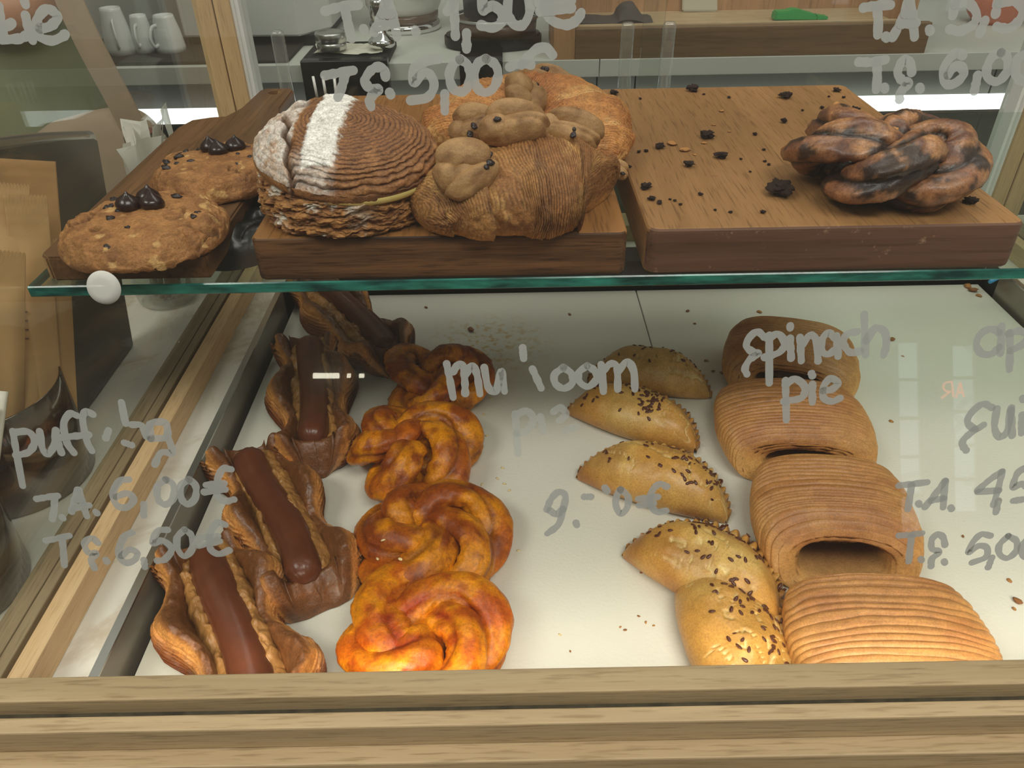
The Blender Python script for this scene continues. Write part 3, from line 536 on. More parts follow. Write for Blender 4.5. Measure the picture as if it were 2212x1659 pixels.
def spinach_roll(label, cx, cy, rz, Wd=0.132, Ln=0.112, Ht=0.056, seed=1, nr=19, hole=0.5, z=0.0, shear=0.60):
    nu, nv = 330, 170
    t = np.linspace(0, 1, nu)[:, None]; th = np.linspace(0, 2*PI, nv, endpoint=False)[None]
    # along the roll: closed back cap, body, lip that turns in to an open end
    yc = np.interp(t, [0, 0.04, 0.12, 0.80, 0.86, 0.90, 0.94, 1.0], [-0.40, -0.46, -0.49, 0.40, 0.47, 0.485, 0.46, 0.05])
    sc = np.interp(t, [0, 0.03, 0.08, 0.15, 0.25, 0.45, 0.70, 0.80, 0.86, 0.90, 0.94, 1.0], [0.0, 0.45, 0.72, 0.88, 0.96, 1.0, 0.99, 0.94, 0.86, 0.77, hole, hole*0.9])
    k = np.ones(9)/9
    for _ in range(2):
        sc = np.concatenate([sc[:4], np.convolve(sc[:, 0], k, 'same')[4:-4, None], sc[-4:]]); yc = np.concatenate([yc[:4], np.convolve(yc[:, 0], k, 'same')[4:-4, None], yc[-4:]])
    c, s = np.cos(th), np.sin(th)
    ex = np.sign(c)*np.abs(c)**0.82; ez = np.where(s > 0, np.abs(s)**0.86, -np.abs(s)**0.6)
    D = np.stack([c+0*t, s+0*t, yc*3+0*th], -1); al = np.cumsum(np.r_[0, np.hypot(np.diff(yc[:, 0])*Ln, np.diff(sc[:, 0])*Wd*0.42)])[:, None]; yc0 = yc; ya = al/al.max()-0.5; nr = al.max()/0.0056
    ph = nr*(ya+0.5)+0.9*fbm(np.stack([0*th+0*t, 0*th+0*t, ya*9+0*th], -1), seed+21, 2)+0.55*fbm(D*1.2, seed, 3)+0.22*np.cos(th-0.6); amp = 0.75+0.5*fbm(np.stack([c*1.2+0*t, s*1.2+0*t, ya*14+0*th], -1), seed+22, 2)
    rid = (np.abs(np.sin(PI*ph))**0.5-0.62)*amp; fade = sm(0.03, 0.12, t)*(1-sm(0.935, 0.965, t))
    lum = 1+0.035*fbm(D*0.9, seed+3, 2); rr = sc*lum
    X = Wd/2*rr*ex+0.0024*rid*fade*c; Z = Ht*0.46*rr*ez+0.0028*rid*fade*s
    zc = Ht*0.46*np.interp(t, [0, 0.15, 0.8, 0.9, 1], [0.75, 0.97, 0.92, 0.70, 0.62])
    Z = Z+zc; Y = Ln*yc*(1+0*th)-shear*np.maximum(Z, 0)*sm(0.45, 0.90, t)-0.12*np.maximum(Z, 0)
    Z = np.where(Z < 0.001, 0.001+0.15*np.maximum(Z, -0.004)*0, Z)
    P = np.stack([X, -Y, Z], -1)
    fine = 0.5+0.5*fbm(np.stack([c*4+0*t, s*4+0*t, ya*160+0*th], -1), seed+9, 2)
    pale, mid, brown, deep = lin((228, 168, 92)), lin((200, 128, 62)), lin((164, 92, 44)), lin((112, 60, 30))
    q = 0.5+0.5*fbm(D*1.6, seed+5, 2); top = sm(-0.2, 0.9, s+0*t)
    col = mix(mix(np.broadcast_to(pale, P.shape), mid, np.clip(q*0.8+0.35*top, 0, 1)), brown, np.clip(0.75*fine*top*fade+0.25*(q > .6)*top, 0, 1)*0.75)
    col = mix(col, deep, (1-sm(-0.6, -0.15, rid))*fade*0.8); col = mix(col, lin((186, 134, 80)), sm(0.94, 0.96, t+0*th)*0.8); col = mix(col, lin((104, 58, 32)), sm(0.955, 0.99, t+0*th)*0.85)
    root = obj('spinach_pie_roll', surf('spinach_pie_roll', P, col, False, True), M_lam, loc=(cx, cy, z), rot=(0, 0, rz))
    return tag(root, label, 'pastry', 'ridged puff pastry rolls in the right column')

def half_moon(label, a, b_, depth, seed, nseed, Ht=0.031, dense=0.0, z=0.0):
    """folded pie between two ends a (left) and b (right) of its fold; the crimped edge bows away from the viewer"""
    a, b_ = np.array(a[:2]), np.array(b_[:2]); mid = (a+b_)/2; hl = np.linalg.norm(b_-a)/2; rz = math.atan2(b_[1]-a[1], b_[0]-a[0])
    nu, nv = 220, 90; x = np.linspace(-1, 1, nu)[:, None]; v = np.linspace(0, 1, nv)[None]
    pr = 1-np.abs(x)**2.3; yb = depth*np.maximum(pr, 0)**0.62; h = Ht*np.maximum(1-np.abs(x)**2.6, 0)**0.8+0.004
    kv = np.linspace(0, 1, 9)
    ky = np.array([0.10, -0.03, -0.04, 0.08, 0.34, 0.62, 0.82, 0.93, 1.0]); kz = np.array([0.0, 0.10, 0.50, 0.88, 1.0, 0.72, 0.33, 0.20, 0.0])
    sp = spline(np.stack([ky, kz], 1), nv); fy, fz = sp[None, :, 0], sp[None, :, 1]
    X = hl*x*(1-0.03*(1-fy))+0*v; Y = yb*fy-0.010*(1-np.abs(x)**2)*np.sin(PI*np.clip(v*2.5, 0, 1)); Z = h*np.maximum(fz, 0)+0*x
    arc = np.cumsum(np.r_[0, np.hypot(np.diff(hl*x[:, 0]), np.diff(yb[:, 0]))])[:, None]
    crimp = np.abs(np.sin(PI*arc/0.0075+0.4*np.sin(arc*90)))**0.7; ed = sm(0.70, 0.82, v)
    nrm = np.stack([np.gradient(yb[:, 0])*-1, np.gradient(hl*x[:, 0])], 1); nrm /= np.linalg.norm(nrm, axis=1)[:, None]+1e-9
    push = 0.0042*(crimp-0.5)*ed; X = X+push*nrm[:, None, 0]; Y = Y+push*nrm[:, None, 1]; Z = Z+0.0040*(crimp-0.5)*ed*(1-sm(0.97, 1, v))+0.0026*ed*(1-sm(0.94, 1, v))
    Q = np.stack([X, Y, Z], -1); lum = fbm(Q*45, seed, 3)*0.0024+fbm(Q*16, seed+2, 2)*0.003; Z = Z+lum*np.sin(PI*np.clip(v*1.02, 0, 1))
    crack = np.abs(fbm(Q*np.array([26, 70, 40]), seed+4, 3)); cr = (1-sm(0.0, 0.05, crack))*sm(0.15, 0.5, fbm(Q*14, seed+6, 2)+0.25)*(1-ed)*sm(0.25, 0.4, v)
    Z = Z-0.0022*cr; P = np.stack([X, Y, np.maximum(Z, 0.0005)], -1)
    gold, pale, brn, dk = lin((212, 148, 58)), lin((226, 178, 92)), lin((168, 100, 36)), lin((104, 58, 26))
    q = 0.5+0.5*fbm(Q*22, seed+8, 3); col = mix(mix(np.broadcast_to(gold, P.shape), pale, sm(0.4, 0.75, q)), brn, np.clip((1-sm(0.08, 0.32, v))*0.6+sm(0.72, 0.9, v)*0.45+sm(0.62, 0.85, 0.5+0.5*fbm(Q*30, seed+1, 2))*0.5+sm(0.6, 1, np.abs(x))*0.35, 0, 0.9))
    col = mix(col, dk, np.clip((1-crimp)*ed*0.75+cr*0.15, 0, 1)); col = mix(col, lin((244, 218, 150)), cr*0.75)
    root = thing('mushroom_pie', label, 'pie', (mid[0], mid[1], z), rz, 'half moon pies in the middle column')
    obj('pastry_shell', surf('pastry_shell', P, col, flip=True), M_pie, root)
    nn = normals(P); nn = np.where(nn[..., 2:3] < 0, -nn, nn); r = np.random.default_rng(seed); placed = 0; ctr = [(r.uniform(-0.65, 0.75), r.uniform(0.42, 0.72)) for _ in range(5)]
    while placed < nseed:
        if r.random() < 0.55+dense: cxy = ctr[r.integers(0, 5)]; xs_, vs_ = cxy[0]+r.normal(0, 0.11), cxy[1]+r.normal(0, 0.09)
        elif r.random() < 0.4: xs_, vs_ = r.uniform(-0.85, 0.9), r.uniform(0.72, 0.86)
        else: xs_, vs_ = r.uniform(-0.8, 0.85), r.uniform(0.36, 0.85)
        if not (-0.93 < xs_ < 0.93 and 0.3 < vs_ < 0.9): continue
        i, j = int((xs_+1)/2*(nu-1)), int(vs_*(nv-1)); s = obj('flax_seed', SEED, None, root); p = Vector(P[i, j]); n = Vector(nn[i, j])
        q_ = n.to_track_quat('Z', 'Y'); s.rotation_euler = (q_.to_matrix() @ Matrix.Rotation(r.uniform(0, PI), 3, 'Z')).to_euler(); s.location = p+n*0.0004; s.scale = [r.uniform(0.85, 1.15)]*3; placed += 1
    return root
SEED = lump('flax_seed', (0.0023, 0.00115, 0.0006), 3, 0.05, 1.0, (8, 12), 1); SEED.materials.append(M_seed)
for vv in SEED.vertices: vv.co.y *= (1-0.35*vv.co.x/0.0023*0.8)

def hot_dog(label, a, b_, hw, seed, dark=1.0, closed=True, ds=0.0, sl=1.0, rs=0.0136, z=0.0, hh=0.030):
    """puff pastry boat along a(back)->b(front) with a sausage and onions lying in it"""
    a, b_ = np.array(a[:2]), np.array(b_[:2]); d = b_-a; L = np.linalg.norm(d); mid = (a+b_)/2; rz = math.atan2(d[1], d[0])+PI/2   # local -y runs to the front
    nu, nv = 280, 320; t = np.linspace(0, 1, nu)[:, None]; v = np.linspace(-1, 1, nv)[None]; av = np.abs(v); sd = np.sign(v)
    r = np.random.default_rng(seed); p1, p2 = r.uniform(0, 6.3, 2)
    w = hw*(1+0.20*np.cos(2*PI*2.0*t+np.where(v < 0, 0.0, 0.9)+p1*0.25)+0.05*np.sin(9*t+p2))
    h = hh*(1+0.22*np.cos(2*PI*2*t+0.4+np.where(v < 0, 0, 1.1))+0.10*np.sin(14*t+p2))
    kx = np.array([0.0, 0.22, 0.42, 0.52, 0.60, 0.72, 0.84, 0.95, 1.0, 0.97, 0.88]); kz = np.array([0.34, 0.36, 0.46, 0.70, 0.92, 1.0, 0.92, 0.66, 0.36, 0.10, 0.0])
    sp = spline(np.stack([kx, kz], 1), 200); ii = np.clip((av*199).astype(int), 0, 199); fx, fz = sp[ii, 0], sp[ii, 1]
    e0, e1 = sm(0, 0.05, t), sm(0, 0.05, 1-t); ends = np.sqrt(np.clip(np.minimum(t, 1-t)/0.055, 0, 1))
    rnd = np.sqrt(np.clip(1-(1-np.clip((1-t)/0.15, 0, 1))**2, 0, 1)) if closed else np.sqrt(np.clip(1-(1-np.clip((1-t)/0.05, 0, 1))**2, 0, 1))*0.4+0.6; rnb = np.sqrt(np.clip(1-(1-np.clip(t/0.06, 0, 1))**2, 0, 1))*0.45+0.55
    X = sd*w*fx*(0.22+0.78*rnd)*rnb; lipb = np.exp(-((t-0.05)/0.045)**2)+np.exp(-((t-0.95)/0.045)**2)*(1 if closed else 0.5)
    Z = h*np.maximum(fz, 0.28*lipb*(fz < 0.6)+fz)*np.where(ends < 1, ends, 1)+0.25*hh*lipb*(av < 0.62)*ends
    Y = L*(0.5-t)+0.006*(1-v*v)*np.sign(t-0.5)*-sm(0.42, 0.5, np.abs(t-0.5))
    Q = np.stack([X, Y+0*v, Z], -1)
    lay = np.sin(2*PI*(fx*4+Z*330+1.1*fbm(Q*np.array([50, 22, 50]), seed, 2))); out = sm(0.62, 0.72, av)
    big = fbm(Q*38, seed+2, 3); inner = (1-sm(0.50, 0.62, av))
    P = np.stack([X+sd*(0.0028*big+0.0012*lay*out), Y+0.0025*fbm(Q*45, seed+3, 2), np.maximum(Z+0.0035*big*sm(0, .05, Z/hh)+0.0011*lay*out+inner*0.0015*fbm(Q*150, seed+7, 2), 0.0006)], -1)
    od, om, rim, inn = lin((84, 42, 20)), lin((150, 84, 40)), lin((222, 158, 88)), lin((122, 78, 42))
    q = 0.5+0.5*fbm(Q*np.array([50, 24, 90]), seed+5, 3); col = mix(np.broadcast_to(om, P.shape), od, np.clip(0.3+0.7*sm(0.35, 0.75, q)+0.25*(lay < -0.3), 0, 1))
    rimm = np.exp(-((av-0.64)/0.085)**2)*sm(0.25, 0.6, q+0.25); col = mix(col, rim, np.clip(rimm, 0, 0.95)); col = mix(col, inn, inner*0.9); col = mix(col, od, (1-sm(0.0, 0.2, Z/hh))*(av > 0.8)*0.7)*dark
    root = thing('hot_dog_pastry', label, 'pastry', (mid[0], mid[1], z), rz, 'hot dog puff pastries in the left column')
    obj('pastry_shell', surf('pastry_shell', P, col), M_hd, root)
    # sausage: curved, pinched ends
    n = 90; m = 36; s = np.linspace(0, 1, n); ls = L*0.90*sl; prof = np.clip(np.minimum(s, 1-s)/(rs*1.0/ls), 0, 1); R = rs*np.sqrt(np.clip(1-(1-prof)**2, 0, 1))*(1+0.03*np.sin(s*11+p1))
    cl = np.stack([ds+0.004*np.sin(PI*s+p2*0.2)-0.002*np.sin(2*PI*s), ls*(0.5-s)-0.002, hh*0.36+rs*0.92+0.0015*np.sin(s*7+p1)], -1); th = np.linspace(0, 2*PI, m, endpoint=False)
    pk = np.exp(-(np.minimum(s, 1-s)/0.05)**2)[:, None]; RR = R[:, None]*(1+0.06*pk*np.cos(14*th+p1)[None]); T = tube_pts(cl, RR, m)
    obj('sausage', surf('sausage', T, None, False, True, True), M_saus, root)
    # fried onions heaped beside it
    nu2, nv2 = 150, 46; t2 = np.linspace(0.06, 0.93, nu2)[:, None]; v2 = np.linspace(0, 1, nv2)[None]
    for sdn, (xa, xb, hg) in ((1, (ds+rs*0.35, hw*0.66, 1.0)), (-1, (ds-rs*0.35, -hw*0.56, 0.75))):
        Xo = xa+(xb-xa)*v2+0*t2; Yo = L*(0.5-t2)+0*v2; Qo = np.stack([Xo, Yo, 0*Xo], -1)
        Zo = hh*(0.36+hg*0.55*np.sin(PI*v2)**0.6*(0.55+0.45*np.sin(PI*t2)**0.4))+0.0045*np.abs(fbm(Qo*np.array([120, 90, 1]), seed+11+sdn, 4))+0.005*fbm(Qo*60, seed+12, 2)
        obj('onion_filling', surf('onion_filling', np.stack([Xo+0.002*fbm(Qo*130, seed+13, 2), Yo, Zo], -1)), M_onion, root)
    return root

def knot_bun(name, label, cat, group, cx, cy, R, r, tube, p, q, seed, m, pal, flat=0.72, rz=0.0, zs=0.85, z=0.0, grooves=2.0, lean=0.0, streak=False, fat=True):
    n, nv = 420, 44; s = np.linspace(0, 2*PI, n, endpoint=False); k = R+r*np.cos(q*s)
    w = 1+0.10*np.sin(3*s+seed); Cv = np.stack([k*np.cos(p*s)*w, k*np.sin(p*s)*w, r*zs*np.sin(q*s)], -1)
    Cv += 0.004*np.stack([np.sin(s*4+seed), np.cos(s*5+2*seed), np.sin(s*7+seed)*0.5], -1)
    th = np.linspace(0, 2*PI, nv, endpoint=False)[None]; ss = s[:, None]
    D = np.stack([np.cos(ss)*6+0*th, np.sin(ss)*6+np.cos(th), np.sin(th)+0*ss], -1)
    gr = np.abs(np.sin(grooves*0.5*(th+ss*2.0)))**0.5
    rad = tube*(1+0.22*fbm(D*1.4, seed, 4)+0.20*np.sin(5*ss+seed)*0.5)*(0.66+0.40*gr)*(1+0.07*fbm(D*5, seed+31, 3))*(1+0.10*np.cos(2*th+5*ss))
    up = Cv*np.array([1, 1, 0])/(np.linalg.norm(Cv[:, :2], axis=1)[:, None]+1e-6)*0.3+np.array([0, 0, 1.0])
    P = tube_pts(Cv, rad, nv, True, up, flat); P = P-np.array([0, 0, P[..., 2].min()+0.0035]); zt = P[..., 2].max()
    P[..., 2] = np.where(P[..., 2] < 0.0006, 0.0006, P[..., 2])
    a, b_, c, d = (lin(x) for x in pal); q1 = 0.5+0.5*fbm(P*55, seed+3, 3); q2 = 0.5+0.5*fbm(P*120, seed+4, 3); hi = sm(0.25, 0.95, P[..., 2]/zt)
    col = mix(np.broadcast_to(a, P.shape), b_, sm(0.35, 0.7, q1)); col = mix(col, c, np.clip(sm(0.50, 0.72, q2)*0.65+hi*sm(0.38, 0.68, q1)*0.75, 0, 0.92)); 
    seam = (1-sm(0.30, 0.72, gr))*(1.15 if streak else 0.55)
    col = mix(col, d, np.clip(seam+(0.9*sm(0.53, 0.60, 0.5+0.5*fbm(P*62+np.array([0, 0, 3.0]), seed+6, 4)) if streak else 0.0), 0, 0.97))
    # a little tuck of dough in the middle
    root = thing(name, label, cat, (cx, cy, z), rz, group); root.rotation_euler = (lean, 0, rz)
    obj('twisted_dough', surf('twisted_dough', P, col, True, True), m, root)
    if not fat: return root, P, zt
    nu = 40; tt = np.linspace(0, 1, nu); cl = np.stack([0.036*(tt-0.5), 0.018*(tt-0.5), zt*(0.72+0.10*np.sin(PI*tt))], -1); pr = np.sqrt(np.clip(1-(2*tt-1)**2, 0, 1))
    th = np.linspace(0, 2*PI, 26, endpoint=False)[None]; Q = tube_pts(cl, tube*0.80*pr[:, None]*(1+0.06*np.sin(3*th)), 26, False, flat=0.8)
    c2 = mix(np.broadcast_to(b_, Q.shape), c, sm(0.3, 0.7, 0.5+0.5*fbm(Q*90, seed+8, 2))*0.8)
    obj('centre_knot', surf('centre_knot', Q, c2, False, True), m, root)
    return root, P, zt

def cookie(label, cx, cy, R, seed, kiss, z, tilt=(0, 0, 0)):
    nu, nv = 120, 220; rho = np.linspace(0, 1, nu)[:, None]; th = np.linspace(0, 2*PI, nv, endpoint=False)[None]
    rim = R*(1+0.03*fbm(np.stack([np.cos(th)*2, np.sin(th)*2, 0*th], -1), seed, 2)); k = np.array([[0, 1.0], [0.3, 1.0], [0.6, 0.97], [0.82, 0.84], [0.94, 0.58], [1.0, 0.28], [0.985, 0.06], [0.93, 0.0]])
    sp = spline(k, nu); fr, fz = sp[:, 0][:, None], sp[:, 1][:, None]; X, Y = rim*fr*np.cos(th), rim*fr*np.sin(th); Z = 0.0185*fz+0*th; Q = np.stack([X, Y, Z], -1)
    edge = sm(0.45, 0.95, fr); lum = fbm(Q*70, seed+1, 4); cr = np.abs(fbm(Q*48, seed+2, 3)); crk = (1-sm(0.0, 0.085, cr))*sm(0.15, 0.6, fr)*sm(-0.15, 0.15, fbm(Q*26, seed+14, 2))*(fz > 0.1)
    Z = Z+(0.0016+0.0036*edge)*lum+0.0007*fbm(Q*220, seed+12, 2)-0.0042*crk; out = 0.0022*lum*edge; P = np.stack([X+out*np.cos(th), Y+out*np.sin(th), np.maximum(Z, 0.0006)], -1)
    a, b_, d = lin((172, 114, 62)), lin((140, 86, 44)), lin((66, 38, 24)); q = 0.5+0.5*fbm(Q*90, seed+3, 3)
    col = mix(np.broadcast_to(a, P.shape), b_, np.clip(sm(0.35, 0.7, q)*0.8+edge*0.15, 0, 1)); col = mix(col, d, crk*0.7); col = mix(col, lin((226, 178, 112)), sm(0.72, 0.8, 0.5+0.5*fbm(Q*130, seed+9, 2))*0.6)
    root = thing('chocolate_chip_cookie', label, 'cookie', (cx, cy, z), 0, 'cookies on the paddle board'); root.rotation_euler = tilt
    obj('dough', surf('dough', P, col, False, True, True), M_cook, root); r = np.random.default_rng(seed)
    for k in range(16):
        rr, a_ = R*r.uniform(0.30, 0.93), r.uniform(0, 2*PI); h = float(np.interp(rr/R, [0, 0.6, 0.82, 0.94, 1], [0.0182, 0.0178, 0.0156, 0.0105, 0.005]))
        o = obj('chocolate_chip', CHIPS[k % 3], None, root, loc=(rr*math.cos(a_), rr*math.sin(a_), h-0.0003), rot=(r.uniform(-.5, .5), r.uniform(-.5, .5), r.uniform(0, 6))); o.scale = [r.uniform(0.7, 1.25)]*3
    for (px, py) in kiss: obj('chocolate_drop', KISS, None, root, loc=(px, py, 0.0172), rot=(r.uniform(-.15, .15), r.uniform(-.15, .15), r.uniform(0, 6)))
    return root
CHIPS = [lump('chocolate_chip', (0.0032, 0.0024, 0.0016), 20+k, 0.5, 1.6, (10, 14), 2) for k in range(3)]
for c in CHIPS: c.materials.append(M_chip)
KISS = lathe('chocolate_drop', [(0.0, 0.0), (0.0058, 0.0002), (0.0078, 0.0022), (0.0080, 0.0042), (0.0068, 0.0066), (0.0045, 0.0086), (0.0022, 0.0102), (0.0010, 0.0116), (0.0004, 0.0126), (0.0, 0.0128)], 30); KISS.materials.append(M_choc)

def join(parts):
    """several grids into one mesh: list of (P, col, cu, cv)"""
    V, F, K, n = [], [], [], 0
    for P, c, cu, cv in parts:
        V.append(P.reshape(-1, 3)); F.append(gridfaces(P.shape[0], P.shape[1], cu, cv)+n); K.append(np.broadcast_to(c, P.shape).reshape(-1, 3)); n += P.shape[0]*P.shape[1]
    return np.vstack(V), np.vstack(F), np.vstack(K)
def lump_grid(r, seed, amp, freq, n=(40, 56), rot=(0, 0, 0), loc=(0, 0, 0), fold=0.0):
    ph = np.linspace(0, PI, n[0])[:, None]; th = np.linspace(0, 2*PI, n[1], endpoint=False)[None]
    D = np.stack([np.sin(ph)*np.cos(th), np.sin(ph)*np.sin(th), np.cos(ph)+0*th], -1); k = 1+amp*fbm(D*freq+seed*3.7, seed, 2)+0.02*fbm(D*7, seed+5, 2)
    k = k-fold*np.exp(-((D[..., 1]*1.0+0.35*D[..., 0]-0.1)/0.16)**2)*(D[..., 2] > -0.3)
    M = np.array(Matrix(Euler_m(rot))); return (D*k[..., None]*np.asarray(r)) @ M.T+np.asarray(loc)
def Euler_m(r):
    from mathutils import Euler
    return Euler(r).to_matrix()
def dough_blob(root, pos, size, seed, rot=(0, 0, 0), chips=3, flat=0.55):
    r = np.random.default_rng(seed); sx, sy = size; parts = []; a, b_, c = lin((176, 132, 86)), lin((152, 108, 66)), lin((116, 78, 46))
    lay = [((sx*0.50, sy*0.34, sx*0.26), (0, -sy*0.14, 0)), ((sx*0.44, sy*0.30, sx*0.24), (sx*0.04, sy*0.20, sx*0.08)), ((sx*0.24, sy*0.34, sx*0.22), (-sx*0.30, 0.0, -0.02*sx))]
    for k, (rad, lc) in enumerate(lay):
        P = lump_grid(rad, seed*5+k, 0.13, 1.0, (44, 60), (r.uniform(-.3, .3), r.uniform(-.3, .3), r.uniform(-.5, .5)), lc, 0.12 if k == 0 else 0.0)
        q = 0.5+0.5*fbm(P*110, seed+k, 3); cc = mix(mix(np.broadcast_to(a, P.shape), b_, sm(0.35, 0.7, q)), c, sm(0.68, 0.9, q)); parts.append((P, cc, False, True))
    V, F, K = join(parts); o = obj('cookie_dough', mesh('cookie_dough', V, F[:, ::-1], K), M_dough, root, pos, rot)
    for k in range(chips):
        t = r.uniform(0, 6.3); e = r.uniform(0.45, 0.95); h = obj('chocolate_chip', CHIPS[k % 3], None, o, loc=(sx*0.42*e*math.cos(t), -sy*0.10+sy*0.36*e*math.sin(t), sx*0.27*(1.02-0.42*e*e)), rot=(r.uniform(-.5, .5), r.uniform(-.5, .5), t)); h.scale = [r.uniform(0.5, 0.85)]*3
    return o

def croissant(name, label, spine, rmax, flat, seed, nseg=7, fine=70, tips=(0.30, 0.26), zb=ZB, pal=((206, 134, 62), (170, 98, 44), (128, 70, 34), (230, 170, 92)), floor=True, up=(0, 0, 1)):
    nu, nv = 420, 150; Cv = spline(spine, nu); t = np.linspace(0, 1, nu)[:, None]; th = np.linspace(0, 2*PI, nv, endpoint=False)[None]
    env = np.where(t < 0.5, tips[0]+(1-tips[0])*np.sin(PI*np.clip(t, 0, .5))**0.9, tips[1]+(1-tips[1])*np.sin(PI*np.clip(t, .5, 1))**0.9)
    cap = np.sqrt(np.clip(1-(1-np.clip(np.minimum(t, 1-t)/0.045, 0, 1))**2, 0, 1))
    D = np.stack([np.cos(th)+0*t, np.sin(th)+0*t, t*7+0*th], -1)
    wob = 0.22*np.sin(th*1.0+seed)+0.30*fbm(D*0.8, seed+5, 2); sgc = (t-0.5)*nseg; k = np.abs(sgc+wob*np.sign(sgc)*0.6)
    step = k-np.floor(k); saw = (1-step)**0.8; lip = np.exp(-(step/0.07)**2)
    R = rmax*env*(1+0.19*(saw-0.5)-0.05*lip*sm(-0.3, 0.5, np.sin(th))+0.06*fbm(D*1.1, seed, 3))
    rid = np.abs(np.sin(PI*(fine*t+1.6*fbm(D*np.array([2.0, 2.0, 1.0]), seed+2, 3))))**0.7; flk = fbm(D*np.array([5, 5, 6]), seed+3, 4)
    msk = sm(-0.25, 0.25, fbm(D*0.9+9, seed+8, 2)+0.15)
    R = R*cap+(0.0017*(rid-0.5)*msk+0.0018*flk)*np.minimum(cap*2, 1)
    P = tube_pts(Cv, R, nv, False, up, flat); 
    if floor:
        z0 = zb+0.0004; low = P[..., 2] < z0+0.006; spread = np.clip((z0+0.006-P[..., 2])/0.02, 0, 1)
        ctr = Cv[:, None, :2]; P[..., :2] += (P[..., :2]-ctr)*0.10*spread[..., None]; P[..., 2] = np.where(P[..., 2] < z0, z0+0*P[..., 2], P[..., 2])
    a, b_, c, d = (lin(x) for x in pal); q = 0.5+0.5*fbm(D*1.3, seed+4, 3); q2 = 0.5+0.5*fbm(D*np.array([3, 3, 5]), seed+6, 3)
    col = mix(np.broadcast_to(a, P.shape), b_, np.clip(sm(0.3, 0.65, q)*0.85, 0, 1)); col = mix(col, c, np.clip((1-rid)*0.85*msk+lip*0.45+sm(0.6, 0.85, q2)*0.4, 0, 0.9)); col = mix(col, d, np.clip(sm(0.55, 0.8, q2*0.6+(1-saw)*0.45)*0.8*rid, 0, 0.9))
    hz = P[..., 2]-zb; col = mix(col, lin((222, 150, 70)), (1-sm(0.0, 0.012, hz))*0.6)  # orange glow from below painted along the bottom edge
    root = thing(name, label, 'croissant', (0, 0, 0), 0, 'croissants on the middle board')
    obj('laminated_dough', surf('laminated_dough', P, col, False, True), M_flaky, root); return root

